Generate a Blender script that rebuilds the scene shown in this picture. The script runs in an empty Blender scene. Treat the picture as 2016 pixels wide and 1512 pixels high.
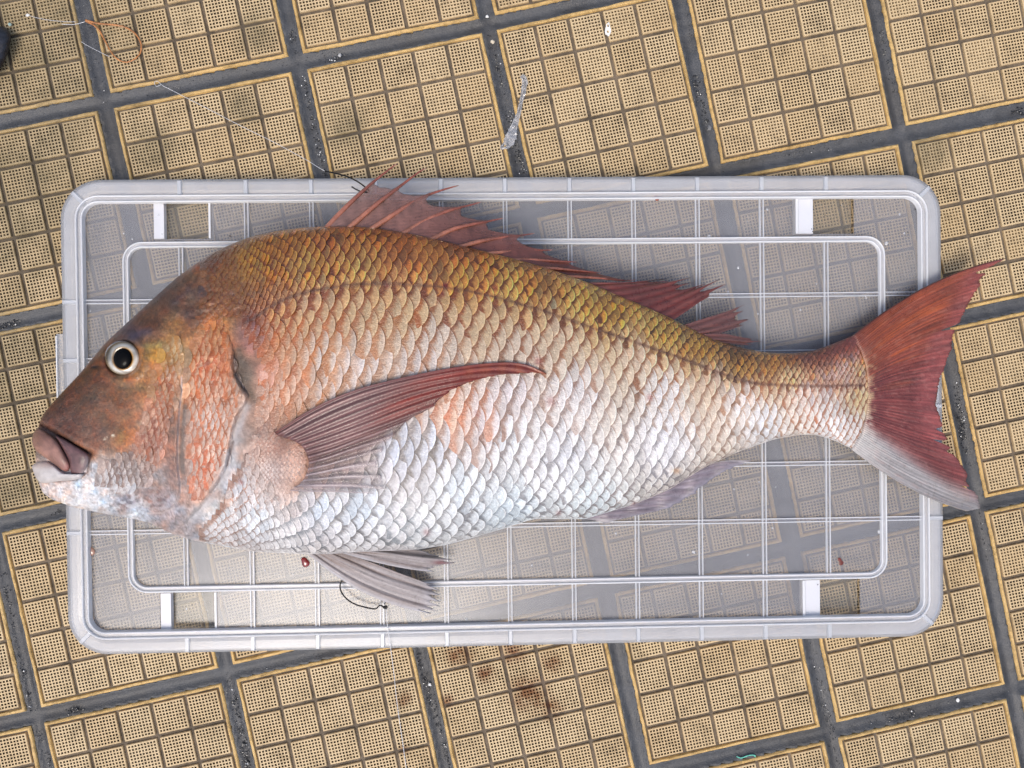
import bpy, math, random
import numpy as np
from mathutils import Matrix, Vector

random.seed(7)
RNG = np.random.default_rng(7)
SC = bpy.context.scene
COL = SC.collection

# ------------------------------------------------------------------ camera
# pose solved from the tile joints (pitch 150 mm) seen in the photograph
F = 1600.0
ax, ay = 0.01038406, 0.02809876
TILE_ROT = 0.21034527
Rx = np.array([[1, 0, 0], [0, math.cos(ax), -math.sin(ax)], [0, math.sin(ax), math.cos(ax)]])
Ry = np.array([[math.cos(ay), 0, math.sin(ay)], [0, 1, 0], [-math.sin(ay), 0, math.cos(ay)]])
RC = Rx @ Ry
T = np.array([-0.31269236, 0.21683786, -0.62020117])
CAM = -RC.T @ T
cam = bpy.data.cameras.new('camera')
cam.sensor_width = 36.0
cam.lens = F / 2016.0 * 36.0
cam.clip_start = 0.01
cam.clip_end = 100.0
camo = bpy.data.objects.new('camera', cam)
COL.objects.link(camo)
M = np.eye(4); M[:3, :3] = RC.T; M[:3, 3] = CAM
camo.matrix_world = Matrix(M.tolist())
SC.camera = camo


def at(px, py, z):
    """measured photo coordinates + height above the pavement -> world point(s)"""
    px = np.asarray(px, float); py = np.asarray(py, float); z = np.asarray(z, float)
    px, py, z = np.broadcast_arrays(px, py, z)
    d = np.stack([(px - 1008) / F, (756 - py) / F, -np.ones_like(px)], -1) @ RC
    k = (z - CAM[2]) / d[..., 2]
    return CAM + d * k[..., None]


# ------------------------------------------------------------------ light
SUN_EL, SUN_AZ = math.radians(64), math.radians(205)      # azimuth: clockwise from +Y
world = bpy.data.worlds.new('World')
SC.world = world
world.use_nodes = True
wn = world.node_tree.nodes
sky = wn.new('ShaderNodeTexSky')
sky.sky_type = 'NISHITA'
sky.sun_disc = False
sky.sun_elevation = SUN_EL
sky.sun_rotation = SUN_AZ
sky.air_density = 1.0
sky.dust_density = 4.0
sky.ozone_density = 1.0
world.node_tree.links.new(sky.outputs[0], wn['Background'].inputs[0])
wn['Background'].inputs[1].default_value = 0.125
sun = bpy.data.lights.new('sun', 'SUN')
sun.energy = 1.0
sun.angle = math.radians(24)
sun.color = (1.0, 0.95, 0.88)
suno = bpy.data.objects.new('sun', sun)
COL.objects.link(suno)
sd = Vector((math.sin(SUN_AZ) * math.cos(SUN_EL), math.cos(SUN_AZ) * math.cos(SUN_EL), math.sin(SUN_EL)))
suno.rotation_euler = sd.to_track_quat('Z', 'Y').to_euler()
SC.view_settings.view_transform = 'Standard'
SC.view_settings.look = 'None'
SC.view_settings.exposure = 0.62
SC.view_settings.gamma = 1.0
SC.view_settings.use_curve_mapping = False


# ------------------------------------------------------------------ helpers
def lin(c):
    c = np.asarray(c, float) / 255.0
    return np.where(c <= 0.04045, c / 12.92, ((c + 0.055) / 1.055) ** 2.4)


def link(o, parent=None):
    COL.objects.link(o)
    if parent is not None:
        o.parent = parent
    return o


def mesh_obj(name, V, Fc, mat, parent=None, col=None, smooth=True, mats=None, midx=None):
    me = bpy.data.meshes.new(name)
    V = np.asarray(V, float).reshape(-1, 3)
    me.from_pydata(V.tolist(), [], [tuple(int(i) for i in f) for f in Fc])
    if smooth:
        me.polygons.foreach_set('use_smooth', np.ones(len(me.polygons), bool))
    for m in (mats or [mat]):
        me.materials.append(m)
    if midx is not None:
        me.polygons.foreach_set('material_index', np.asarray(midx, np.int32))
    if col is not None:
        set_col(me, col)
    me.update()
    return link(bpy.data.objects.new(name, me), parent)


def set_col(me, col, name='Col'):
    a = me.color_attributes.new(name, 'FLOAT_COLOR', 'POINT')
    c = np.ones((len(me.vertices), 4))
    c[:, :col.shape[1]] = col
    a.data.foreach_set('color', c.ravel().astype(np.float32))


def tag(o, label=None, cat=None, group=None, kind=None):
    if label: o['label'] = label
    if cat: o['category'] = cat
    if group: o['group'] = group
    if kind: o['kind'] = kind
    return o


def empty(name, loc, rz=0.0):
    o = bpy.data.objects.new(name, None)
    o.empty_display_size = 0.02
    o.location = loc
    o.rotation_euler = (0, 0, rz)
    return link(o)


def keep_world(o, parent):
    """parent without moving"""
    o.parent = parent
    o.matrix_parent_inverse = Matrix.LocRotScale(parent.location, parent.rotation_euler, None).inverted()
    return o


def tube(P, r, n=8, closed=False, flat=1.0):
    """tube along P (N,3); r scalar or (N,)"""
    P = np.asarray(P, float); N = len(P)
    r = np.broadcast_to(np.asarray(r, float), (N,))
    V = []
    up = np.array([0, 0, 1.0])
    for i in range(N):
        a = P[(i - 1) % N] if (closed or i > 0) else P[i]
        b = P[(i + 1) % N] if (closed or i < N - 1) else P[i]
        t = b - a; t /= (np.linalg.norm(t) + 1e-12)
        s = np.cross(t, up)
        if np.linalg.norm(s) < 1e-3:
            s = np.cross(t, [1, 0, 0])
        s /= np.linalg.norm(s)
        u = np.cross(s, t)
        for k in range(n):
            w = 2 * math.pi * k / n
            V.append(P[i] + r[i] * (math.cos(w) * s + flat * math.sin(w) * u))
    Fc = []
    for i in range(N if closed else N - 1):
        for k in range(n):
            j = (i + 1) % N
            Fc.append((i * n + k, i * n + (k + 1) % n, j * n + (k + 1) % n, j * n + k))
    if not closed:
        Fc.append(tuple(range(n))[::-1])
        Fc.append(tuple((N - 1) * n + k for k in range(n)))
    return V, Fc


def grid_faces(nr, nc, off=0):
    i = np.arange(nr - 1)[:, None] * nc + np.arange(nc - 1)[None, :] + off
    return np.stack([i, i + 1, i + nc + 1, i + nc], -1).reshape(-1, 4)


def resample(P, n):
    P = np.asarray(P, float)
    s = np.r_[0, np.cumsum(np.linalg.norm(np.diff(P, axis=0), axis=1))]
    u = np.linspace(0, s[-1], n)
    return np.stack([np.interp(u, s, P[:, k]) for k in range(P.shape[1])], -1)


def smooth_line(P, n, it=2):
    """Chaikin rounding, then even resampling"""
    P = np.asarray(P, float)
    for _ in range(it):
        Q = [P[0]]
        for a, b in zip(P[:-1], P[1:]):
            Q += [0.75 * a + 0.25 * b, 0.25 * a + 0.75 * b]
        Q.append(P[-1]); P = np.array(Q)
    return resample(P, n)


def hash2(i, j, seed):
    h = (i.astype(np.int64) * 374761393 + j.astype(np.int64) * 668265263 + seed * 1274126177) & 0x7fffffff
    h = ((h ^ (h >> 13)) * 1274126177) & 0x7fffffff
    h = (h ^ (h >> 16)) & 0xffff
    return h / 65535.0


def vnoise(x, y, seed=0):
    x = np.asarray(x, float); y = np.asarray(y, float)
    i = np.floor(x).astype(int); j = np.floor(y).astype(int)
    u = x - i; v = y - j
    u = u * u * (3 - 2 * u); v = v * v * (3 - 2 * v)
    a = hash2(i, j, seed); b = hash2(i + 1, j, seed); c = hash2(i, j + 1, seed); d = hash2(i + 1, j + 1, seed)
    return (a * (1 - u) + b * u) * (1 - v) + (c * (1 - u) + d * u) * v


def fbm(x, y, seed=0, o=3):
    s = 0; w = 0.5; t = 0
    for k in range(o):
        s = s + w * vnoise(x * 2 ** k, y * 2 ** k, seed + 17 * k); t += w; w *= 0.5
    return s / t


def sstep(a, b, x):
    t = np.clip((np.asarray(x, float) - a) / (b - a), 0, 1)
    return t * t * (3 - 2 * t)


def seg_dist(px, py, poly):
    """distance, signed side (+ = left when walking in image coords), arc param of nearest point"""
    px = np.asarray(px, float); py = np.asarray(py, float)
    best = np.full(px.shape, 1e9); side = np.zeros(px.shape); arc = np.zeros(px.shape)
    poly = np.asarray(poly, float)
    L = np.r_[0, np.cumsum(np.linalg.norm(np.diff(poly, axis=0), axis=1))]
    for k in range(len(poly) - 1):
        a = poly[k]; b = poly[k + 1]; d = b - a; l2 = d @ d
        t = np.clip(((px - a[0]) * d[0] + (py - a[1]) * d[1]) / l2, 0, 1)
        qx = a[0] + t * d[0]; qy = a[1] + t * d[1]
        D = np.hypot(px - qx, py - qy)
        m = D < best
        best = np.where(m, D, best)
        cr = d[0] * (py - a[1]) - d[1] * (px - a[0])
        side = np.where(m, np.sign(cr), side)
        arc = np.where(m, (L[k] + t * math.sqrt(l2)) / L[-1], arc)
    return best, side, arc


def in_poly(px, py, poly):
    px = np.asarray(px, float); py = np.asarray(py, float)
    r = np.zeros(px.shape, bool)
    n = len(poly)
    for k in range(n):
        x1, y1 = poly[k]; x2, y2 = poly[(k + 1) % n]
        c = ((y1 > py) != (y2 > py)) & (px < (x2 - x1) * (py - y1) / (y2 - y1 + 1e-12) + x1)
        r ^= c
    return r


# ------------------------------------------------------------------ materials
def mat(name):
    m = bpy.data.materials.new(name)
    m.use_nodes = True
    return m, m.node_tree, m.node_tree.nodes['Principled BSDF']


def N(nt, kind, **kw):
    n = nt.nodes.new(kind)
    for k, v in kw.items():
        setattr(n, k, v)
    return n


def noise(nt, scale, detail=4, rough=0.6, vec=None, dist=0.0):
    n = N(nt, 'ShaderNodeTexNoise')
    n.inputs['Scale'].default_value = scale
    n.inputs['Detail'].default_value = detail
    n.inputs['Roughness'].default_value = rough
    n.inputs['Distortion'].default_value = dist
    if vec is not None:
        nt.links.new(vec, n.inputs['Vector'])
    return n.outputs[0]


def ramp(nt, fac, stops):
    r = N(nt, 'ShaderNodeValToRGB')
    e = r.color_ramp.elements
    while len(e) < len(stops):
        e.new(0.5)
    for el, (p, c) in zip(e, stops):
        el.position = p
        el.color = (c[0], c[1], c[2], 1) if not np.isscalar(c) else (c, c, c, 1)
    nt.links.new(fac, r.inputs[0])
    return r.outputs[0]


def mixc(nt, fac, a, b, mode='MIX'):
    m = N(nt, 'ShaderNodeMix', data_type='RGBA', blend_type=mode)
    for s, v in ((m.inputs[0], fac), (m.inputs[6], a), (m.inputs[7], b)):
        if hasattr(v, 'links'):
            nt.links.new(v, s)
        elif np.isscalar(v):
            s.default_value = v
        else:
            s.default_value = (v[0], v[1], v[2], 1)
    return m.outputs[2]


def math_(nt, op, a, b=0.0, clamp=False):
    m = N(nt, 'ShaderNodeMath', operation=op, use_clamp=clamp)
    for s, v in ((m.inputs[0], a), (m.inputs[1], b)):
        if hasattr(v, 'links'):
            nt.links.new(v, s)
        else:
            s.default_value = v
    return m.outputs[0]


def bump(nt, bsdf, h, strength=0.3, dist=0.001):
    b = N(nt, 'ShaderNodeBump')
    b.inputs['Strength'].default_value = strength
    b.inputs['Distance'].default_value = dist
    nt.links.new(h, b.inputs['Height'])
    nt.links.new(b.outputs[0], bsdf.inputs['Normal'])


def wpos(nt):
    return N(nt, 'ShaderNodeNewGeometry').outputs['Position']


def spot_mask(nt, pos, spots):
    """union of soft discs (x, y, radius) in world metres"""
    out = None
    for (x, y, r) in spots:
        d = N(nt, 'ShaderNodeVectorMath', operation='DISTANCE')
        nt.links.new(pos, d.inputs[0])
        d.inputs[1].default_value = (x, y, 0)
        mr = N(nt, 'ShaderNodeMapRange', interpolation_type='SMOOTHSTEP')
        nt.links.new(d.outputs['Value'], mr.inputs[0])
        mr.inputs[1].default_value = 0.1 * r; mr.inputs[2].default_value = r
        mr.inputs[3].default_value = 1; mr.inputs[4].default_value = 0
        out = mr.outputs[0] if out is None else math_(nt, 'MAXIMUM', out, mr.outputs[0])
    return out


STAINS = [(1040, 1365, 62), (905, 1290, 40), (1010, 1285, 42), (795, 1375, 26), (1085, 1305, 30), (795, 1475, 16), (880, 1380, 22), (955, 1325, 30), (1085, 1395, 38)]
STAINS = [(*at(x, y, 0)[:2], r * 0.00039) for x, y, r in STAINS]
DULL_PATCHES = [(*at(x, y, 0)[:2], r * 0.00039) for x, y, r in
        [(40, 60, 420), (20, 380, 330), (100, 250, 160), (300, 290, 80), (20, 700, 260), (480, 210, 60), (680, 250, 70), (1830, 300, 70), (500, 60, 70), (0, 950, 180)]]  # patches where the tiles turn a duller olive brown, widest at the upper left


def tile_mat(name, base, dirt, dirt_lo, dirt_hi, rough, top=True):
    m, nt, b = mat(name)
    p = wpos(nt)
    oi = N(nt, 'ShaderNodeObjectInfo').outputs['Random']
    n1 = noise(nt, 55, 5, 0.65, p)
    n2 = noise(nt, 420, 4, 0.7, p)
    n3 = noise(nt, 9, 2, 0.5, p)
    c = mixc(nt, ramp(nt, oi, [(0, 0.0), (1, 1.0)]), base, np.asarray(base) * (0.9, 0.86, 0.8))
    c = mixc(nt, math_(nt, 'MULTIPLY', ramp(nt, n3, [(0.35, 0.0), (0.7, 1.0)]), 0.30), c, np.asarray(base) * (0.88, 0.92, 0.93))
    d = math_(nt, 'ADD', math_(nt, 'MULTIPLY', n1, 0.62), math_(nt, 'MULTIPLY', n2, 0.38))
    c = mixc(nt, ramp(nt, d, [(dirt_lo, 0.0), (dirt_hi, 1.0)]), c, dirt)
    ms = math_(nt, 'MULTIPLY', spot_mask(nt, p, DULL_PATCHES), ramp(nt, n1, [(0.3, 0.35), (0.65, 0.95)]))
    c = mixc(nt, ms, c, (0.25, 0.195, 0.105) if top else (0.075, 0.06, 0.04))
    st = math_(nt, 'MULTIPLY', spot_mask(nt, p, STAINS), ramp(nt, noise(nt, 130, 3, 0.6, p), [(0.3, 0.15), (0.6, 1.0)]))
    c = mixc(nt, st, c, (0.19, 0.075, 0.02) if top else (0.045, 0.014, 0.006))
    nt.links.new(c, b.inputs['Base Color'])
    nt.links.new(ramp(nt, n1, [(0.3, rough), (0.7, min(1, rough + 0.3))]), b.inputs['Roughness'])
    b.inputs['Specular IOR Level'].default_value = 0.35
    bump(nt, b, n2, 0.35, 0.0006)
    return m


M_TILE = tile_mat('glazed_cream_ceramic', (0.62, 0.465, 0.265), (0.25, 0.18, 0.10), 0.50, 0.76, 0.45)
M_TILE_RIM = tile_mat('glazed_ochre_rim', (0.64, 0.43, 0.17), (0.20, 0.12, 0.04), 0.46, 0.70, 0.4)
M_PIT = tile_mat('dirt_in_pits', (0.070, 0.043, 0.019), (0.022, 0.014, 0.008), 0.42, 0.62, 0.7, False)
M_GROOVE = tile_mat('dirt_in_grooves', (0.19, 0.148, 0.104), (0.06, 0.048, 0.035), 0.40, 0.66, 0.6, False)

m, nt, b = mat('dark_grout'); M_GROUT = m
p = wpos(nt)
g1 = noise(nt, 60, 6, 0.7, p); g2 = noise(nt, 900, 3, 0.7, p); g3 = noise(nt, 14, 3, 0.6, p)
c = ramp(nt, math_(nt, 'ADD', math_(nt, 'MULTIPLY', g1, 0.6), math_(nt, 'MULTIPLY', g2, 0.4)),
         [(0.30, (0.030, 0.031, 0.032)), (0.55, (0.075, 0.078, 0.083)), (0.78, (0.135, 0.137, 0.142))])
c = mixc(nt, ramp(nt, g3, [(0.45, 0.0), (0.7, 0.55)]), c, (0.055, 0.048, 0.038))
nt.links.new(c, b.inputs['Base Color'])
nt.links.new(ramp(nt, g1, [(0.3, 0.30), (0.65, 0.65)]), b.inputs['Roughness'])
bump(nt, b, math_(nt, 'ADD', g2, math_(nt, 'MULTIPLY', g1, 2.0)), 0.5, 0.0008)


def plastic(name, opacity, tint=(0.78, 0.82, 0.90), rough=0.22, diff=0.5, scratch=0.06):
    """milky translucent polypropylene: part clear, part scattering, glossy skin"""
    m = bpy.data.materials.new(name); m.use_nodes = True
    nt = m.node_tree; nt.nodes.clear()
    out = N(nt, 'ShaderNodeOutputMaterial')
    tr = N(nt, 'ShaderNodeBsdfTransparent'); tr.inputs[0].default_value = (0.97, 0.98, 1.0, 1)
    df = N(nt, 'ShaderNodeBsdfDiffuse'); df.inputs[0].default_value = (*tint, 1)
    tl = N(nt, 'ShaderNodeBsdfTranslucent'); tl.inputs[0].default_value = (*tint, 1)
    gl = N(nt, 'ShaderNodeBsdfGlossy'); gl.inputs['Roughness'].default_value = rough
    ms = N(nt, 'ShaderNodeMixShader'); ms.inputs[0].default_value = diff
    nt.links.new(tl.outputs[0], ms.inputs[1]); nt.links.new(df.outputs[0], ms.inputs[2])
    p = wpos(nt)
    w = noise(nt, 35, 4, 0.6, p)
    w2 = noise(nt, 700, 2, 0.6, p)
    mm = N(nt, 'ShaderNodeMapping'); mm.inputs['Scale'].default_value = (40, 900, 100); mm.inputs['Rotation'].default_value = (0, 0, 0.6)
    nt.links.new(p, mm.inputs[0])
    scr = ramp(nt, noise(nt, 1.0, 2, 0.5, mm.outputs[0]), [(0.70, 0.0), (0.76, 1.0)])
    fac = math_(nt, 'ADD', opacity - 0.09, math_(nt, 'MULTIPLY', w, 0.14))
    fac = math_(nt, 'ADD', fac, math_(nt, 'MULTIPLY', math_(nt, 'SUBTRACT', w2, 0.5), 0.03))
    fac = math_(nt, 'ADD', fac, math_(nt, 'MULTIPLY', scr, scratch), True)
    m1 = N(nt, 'ShaderNodeMixShader')
    nt.links.new(fac, m1.inputs[0])
    nt.links.new(tr.outputs[0], m1.inputs[1]); nt.links.new(ms.outputs[0], m1.inputs[2])
    fr = N(nt, 'ShaderNodeFresnel'); fr.inputs[0].default_value = 1.45
    bp = N(nt, 'ShaderNodeBump'); bp.inputs['Strength'].default_value = 0.04; bp.inputs['Distance'].default_value = 0.001
    nt.links.new(w2, bp.inputs['Height'])
    nt.links.new(bp.outputs[0], gl.inputs['Normal']); nt.links.new(bp.outputs[0], fr.inputs['Normal'])
    m2 = N(nt, 'ShaderNodeMixShader')
    nt.links.new(fr.outputs[0], m2.inputs[0])
    nt.links.new(m1.outputs[0], m2.inputs[1]); nt.links.new(gl.outputs[0], m2.inputs[2])
    nt.links.new(m2.outputs[0], out.inputs[0])
    return m


M_PANEL = plastic('milky_clear_panel', 0.27, (0.58, 0.59, 0.63), diff=0.65)
M_RIM = plastic('milky_rim', 0.33, (0.94, 0.95, 0.98), diff=0.85)
M_RIB = plastic('milky_rib', 0.66, (0.90, 0.92, 0.96), 0.18, 0.8)
M_RIMRIB = plastic('milky_rim_rib', 0.45, (0.90, 0.93, 0.97), 0.18, 0.8)
M_RIDGE = plastic('milky_ridge', 0.86, (0.93, 0.94, 0.96), 0.15, 0.85)
M_STRIP = plastic('milky_clip_strip', 0.88, (0.88, 0.89, 0.93), 0.3, 0.8)
M_WINDOW = plastic('clear_clip_window', 0.20, (0.55, 0.53, 0.46))


def skin_mat(name, rough=0.32, coat=0.5, bumps=((350, 0.25),), alpha=False, spec=0.5, mott=0.25, metal=0.0, ripple=0.35):
    m, nt, b = mat(name)
    a = N(nt, 'ShaderNodeVertexColor', layer_name='Col')
    p = wpos(nt)
    n = noise(nt, 260, 5, 0.7, p)
    c = mixc(nt, mott, a.outputs[0], mixc(nt, ramp(nt, n, [(0.3, 0.0), (0.7, 1.0)]), (0.55, 0.50, 0.46), (1.45, 1.45, 1.45)), 'MULTIPLY')
    nt.links.new(c, b.inputs['Base Color'])
    nt.links.new(ramp(nt, n, [(0.3, rough * 0.7), (0.7, min(1, rough * 1.5))]), b.inputs['Roughness'])
    b.inputs['Coat Weight'].default_value = coat
    b.inputs['Coat Roughness'].default_value = 0.07
    cb = N(nt, 'ShaderNodeBump'); cb.inputs['Strength'].default_value = ripple; cb.inputs['Distance'].default_value = 0.0012
    nt.links.new(noise(nt, 520, 3, 0.6, p), cb.inputs['Height']); nt.links.new(cb.outputs[0], b.inputs['Coat Normal'])
    b.inputs['Specular IOR Level'].default_value = spec
    if metal == 'alpha':
        nt.links.new(math_(nt, 'SUBTRACT', 1.0, a.outputs[1]), b.inputs['Metallic'])
    else:
        b.inputs['Metallic'].default_value = metal
    h = None
    for s, w in bumps:
        q = math_(nt, 'MULTIPLY', noise(nt, s, 3, 0.6, p), w)
        h = q if h is None else math_(nt, 'ADD', h, q)
    bump(nt, b, h, 0.6, 0.0015)
    if alpha:
        nt.links.new(a.outputs[1], b.inputs['Alpha'])
    return m


M_SKIN = skin_mat('fish_skin', 0.34, 0.35, ((420, 0.7), (1300, 0.8)), mott=0.42)
M_SCALE = skin_mat('fish_scale', 0.22, 0.9, ((500, 0.45), (1500, 0.45)), spec=0.6, mott=0.36, ripple=0.8, metal='alpha')
M_FIN = skin_mat('fin_membrane', 0.30, 0.4, ((700, 0.3),), alpha=True, mott=0.25)
M_SPINE = skin_mat('fin_spine', 0.25, 0.5, ((500, 0.2),), mott=0.3)
M_LIP = skin_mat('lip_skin', 0.42, 0.25, ((300, 0.3), (900, 0.2)), mott=0.22)


def plain(name, col, rough=0.5, metal=0.0, coat=0.0, var=0.3, scale=200, spec=0.5):
    m, nt, b = mat(name)
    n = noise(nt, scale, 4, 0.6, wpos(nt))
    col = np.asarray(col, float)
    nt.links.new(ramp(nt, n, [(0.3, col * (1 - var)), (0.7, np.minimum(col * (1 + var), 0.95))]), b.inputs['Base Color'])
    b.inputs['Roughness'].default_value = rough
    b.inputs['Metallic'].default_value = metal
    b.inputs['Coat Weight'].default_value = coat
    b.inputs['Specular IOR Level'].default_value = spec
    return m


M_HOOK = plain('black_hook_wire', (0.012, 0.012, 0.013), 0.32, 0.6)
M_LINE = plain('clear_nylon_line', (0.72, 0.73, 0.75), 0.2, 0, 0.5, 0.1)
M_LINE.node_tree.nodes['Principled BSDF'].inputs['Alpha'].default_value = 0.75
M_TWINE = plain('orange_brown_strand', (0.42, 0.17, 0.05), 0.4, 0, 0.2, 0.55, 160)
M_NAVY = plain('dark_navy_rubber', (0.016, 0.018, 0.026), 0.55, 0, 0, 0.5, 260)
M_TEAL = plain('pale_teal_scrap', (0.33, 0.45, 0.42), 0.5)
M_GREEN = plain('mint_green_thread', (0.16, 0.62, 0.46), 0.4)
M_WHITE = plain('chalky_white', (0.78, 0.78, 0.75), 0.5, 0, 0, 0.08)
M_CREAM = plain('pale_stone', (0.55, 0.48, 0.36), 0.6)
M_FILM = plastic('crumpled_clear_film', 0.45, (0.85, 0.86, 0.88), 0.08)
M_BLOOD = plain('fresh_blood', (0.20, 0.012, 0.008), 0.08, 0, 1.0, 0.25)
M_PINKDROP = plain('watery_blood', (0.40, 0.22, 0.15), 0.08, 0, 1.0, 0.15)
M_BLACKSPECK = plain('black_grit', (0.012, 0.012, 0.012), 0.5)
m, nt, b = mat('grit_stone'); M_GRIT = m
a = N(nt, 'ShaderNodeVertexColor', layer_name='Col')
nt.links.new(a.outputs[0], b.inputs['Base Color']); b.inputs['Roughness'].default_value = 0.22
b.inputs['Coat Weight'].default_value = 0.6
m, nt, b = mat('water_drop'); M_WATER = m
b.inputs['Base Color'].default_value = (0.9, 0.93, 0.95, 1); b.inputs['Roughness'].default_value = 0.03
b.inputs['Alpha'].default_value = 0.28; b.inputs['Coat Weight'].default_value = 1.0

# ------------------------------------------------------------------ pavement and tiles
PITCH = 0.150
JOINTS = {(0, 0): (204.3, 201.4), (1, 0): (586.3, 123.4), (2, 0): (962.3, 48.6), (3, 1): (1412, 334), (4, 1): (1773, 263.4),
          (4, 3): (1928, 994), (3, 4): (1637, 1441), (0, 3): (442, 1329), (-1, 3): (69.4, 1413.3), (4, 4): (1989, 1358.5),
          (3, 3): (1562, 1077), (2, 3): (1181, 1160), (4, 2): (1864, 636)}
cr, sr = math.cos(TILE_ROT), math.sin(TILE_ROT)


def lat(i, j):
    x, y = i * PITCH, -j * PITCH
    return np.array([cr * x - sr * y, sr * x + cr * y])


RES = {k: at(*v, 0)[:2] - lat(*k) for k, v in JOINTS.items()}


def joint(i, j):
    w = 0.12; d = np.zeros(2)
    for (a, c), r in RES.items():
        q = math.exp(-((i - a) ** 2 + (j - c) ** 2) / 0.45)
        w += q; d += q * r
    return lat(i, j) + d / w


TZ = 0.0           # tile top level
PAD, GRV, RIMG = 0.0230, 0.0035, 0.0046
HALF = (5 * PAD + 4 * GRV) / 2 + RIMG


def pad_mesh(seed):
    rg = np.random.default_rng(seed)
    n = 9; edge = 0.00095; rib = 0.00088
    pit = (PAD - 2 * edge - (n - 1) * rib) / n
    ln = [-PAD / 2]
    x = -PAD / 2 + edge
    for k in range(n):
        ln += [x, x + pit]; x += pit + rib
    ln += [PAD / 2]
    L = len(ln)
    V = []; Fc = []; mi = []
    idx = {}
    jit = rg.normal(0, 0.00006, (L, L, 2)); jit[0] = jit[-1] = 0; jit[:, 0] = jit[:, -1] = 0
    for i in range(L):
        for j in range(L):
            idx[i, j] = len(V); V.append((ln[i] + jit[i, j, 0], ln[j] + jit[i, j, 1], rg.normal(0, 0.00003)))
    fill = rg.random((L, L))
    for i in range(L - 1):
        for j in range(L - 1):
            q = [idx[i, j], idx[i + 1, j], idx[i + 1, j + 1], idx[i, j + 1]]
            if i % 2 == 1 and j % 2 == 1:
                dp = -0.0011 * rg.uniform(0.75, 1.1)
                if fill[i, j] < 0.015: dp *= 0.25
                cx = (ln[i] + ln[i + 1]) / 2; cy = (ln[j] + ln[j + 1]) / 2
                c = []
                for k in q:
                    vx, vy, vz = V[k]
                    c.append(len(V)); V.append((cx + (vx - cx) * 0.90, cy + (vy - cy) * 0.90, dp))
                for k in range(4):
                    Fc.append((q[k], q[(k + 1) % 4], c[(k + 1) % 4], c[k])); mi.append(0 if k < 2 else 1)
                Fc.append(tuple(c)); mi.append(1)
            else:
                Fc.append(tuple(q)); mi.append(0)
    # bevelled skirt
    border = [idx[i, 0] for i in range(L)] + [idx[L - 1, j] for j in range(1, L)] + [idx[i, L - 1] for i in range(L - 2, -1, -1)] + [idx[0, j] for j in range(L - 2, 0, -1)]
    r1 = []
    for k in border:
        vx, vy, vz = V[k]
        r1.append(len(V)); V.append((vx * 1.025, vy * 1.025, -0.00035))
    r2 = []
    for k in border:
        vx, vy, vz = V[k]
        r2.append(len(V)); V.append((vx * 1.035, vy * 1.035, -0.0022))
    nb = len(border)
    for k in range(nb):
        Fc.append((border[k], r1[k], r1[(k + 1) % nb], border[(k + 1) % nb])); mi.append(0)
        Fc.append((r1[k], r2[k], r2[(k + 1) % nb], r1[(k + 1) % nb])); mi.append(0)
    me = bpy.data.meshes.new('raised_square')
    me.from_pydata(V, [], Fc)
    me.materials.append(M_TILE); me.materials.append(M_PIT)
    me.polygons.foreach_set('material_index', np.array(mi, np.int32))
    me.update()
    return me


def tile_mesh(seed):
    rg = np.random.default_rng(seed)
    prof = [(HALF - 0.0002, -0.0060), (HALF, -0.0013), (HALF - 0.0005, -0.00045), (HALF - 0.0011, -0.0001), (HALF - 0.0019, 0.0), (HALF - 0.0024, -0.0003), (HALF - 0.0029, -0.0018), (HALF - 0.005, -0.0021)]
    ns = 28
    V = []; Fc = []; mi = []
    per = 4 * ns
    chip = rg.random(per) < 0.05
    wav = (vnoise(np.arange(per) * 0.33, np.zeros(per), seed) - .5) * 0.0007
    for pi, (h, z) in enumerate(prof):
        for s in range(4):
            for k in range(ns):
                t = -1 + 2 * k / ns
                x, y = (t * h, -h) if s == 0 else (h, t * h) if s == 1 else (-t * h, h) if s == 2 else (-h, -t * h)
                q = s * ns + k
                w_ = wav[q] if 0 < pi < 6 else 0.0; j = (-w_ * np.sign(x) * (abs(x) >= abs(y)), -w_ * np.sign(y) * (abs(y) > abs(x)))
                zz = z + (rg.normal(0, 0.00012) if 0 < pi < 6 else 0)
                if chip[q] and 1 <= pi <= 4: zz -= 0.0006
                V.append((x + j[0], y + j[1], zz))
    for pi in range(len(prof) - 1):
        for k in range(per):
            a = pi * per + k; b2 = pi * per + (k + 1) % per
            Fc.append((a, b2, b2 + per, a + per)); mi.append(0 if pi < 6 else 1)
    # groove floor
    g = np.linspace(-(HALF - 0.005), HALF - 0.005, ns + 1)
    o = len(V)
    for yy in g:
        for xx in g:
            V.append((xx, yy, -0.0021 + rg.normal(0, 0.00015)))
    for f in grid_faces(ns + 1, ns + 1, o):
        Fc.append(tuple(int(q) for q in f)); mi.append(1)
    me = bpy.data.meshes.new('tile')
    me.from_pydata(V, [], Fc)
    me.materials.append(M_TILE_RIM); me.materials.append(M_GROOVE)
    me.polygons.foreach_set('material_index', np.array(mi, np.int32))
    me.update()
    return me


PADS = [pad_mesh(s) for s in range(8)]
TILES = [tile_mesh(50 + s) for s in range(5)]
rt = random.Random(3)
PLACED = []
for j in range(-3, 6):
    for i in range(-4, 7):
        q = [joint(i, j), joint(i + 1, j), joint(i, j + 1), joint(i + 1, j + 1)]
        c = sum(q) / 4
        pc = RC @ (np.array([c[0], c[1], 0]) - CAM)
        u, v = 1008 + F * pc[0] / -pc[2], 756 - F * pc[1] / -pc[2]
        if not (-330 < u < 2346 and -330 < v < 1842):
            continue
        ex = (q[1] - q[0]) + (q[3] - q[2])
        PLACED.append((c[0], c[1], math.atan2(ex[1], ex[0]) + rt.gauss(0, 0.002)))
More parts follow.
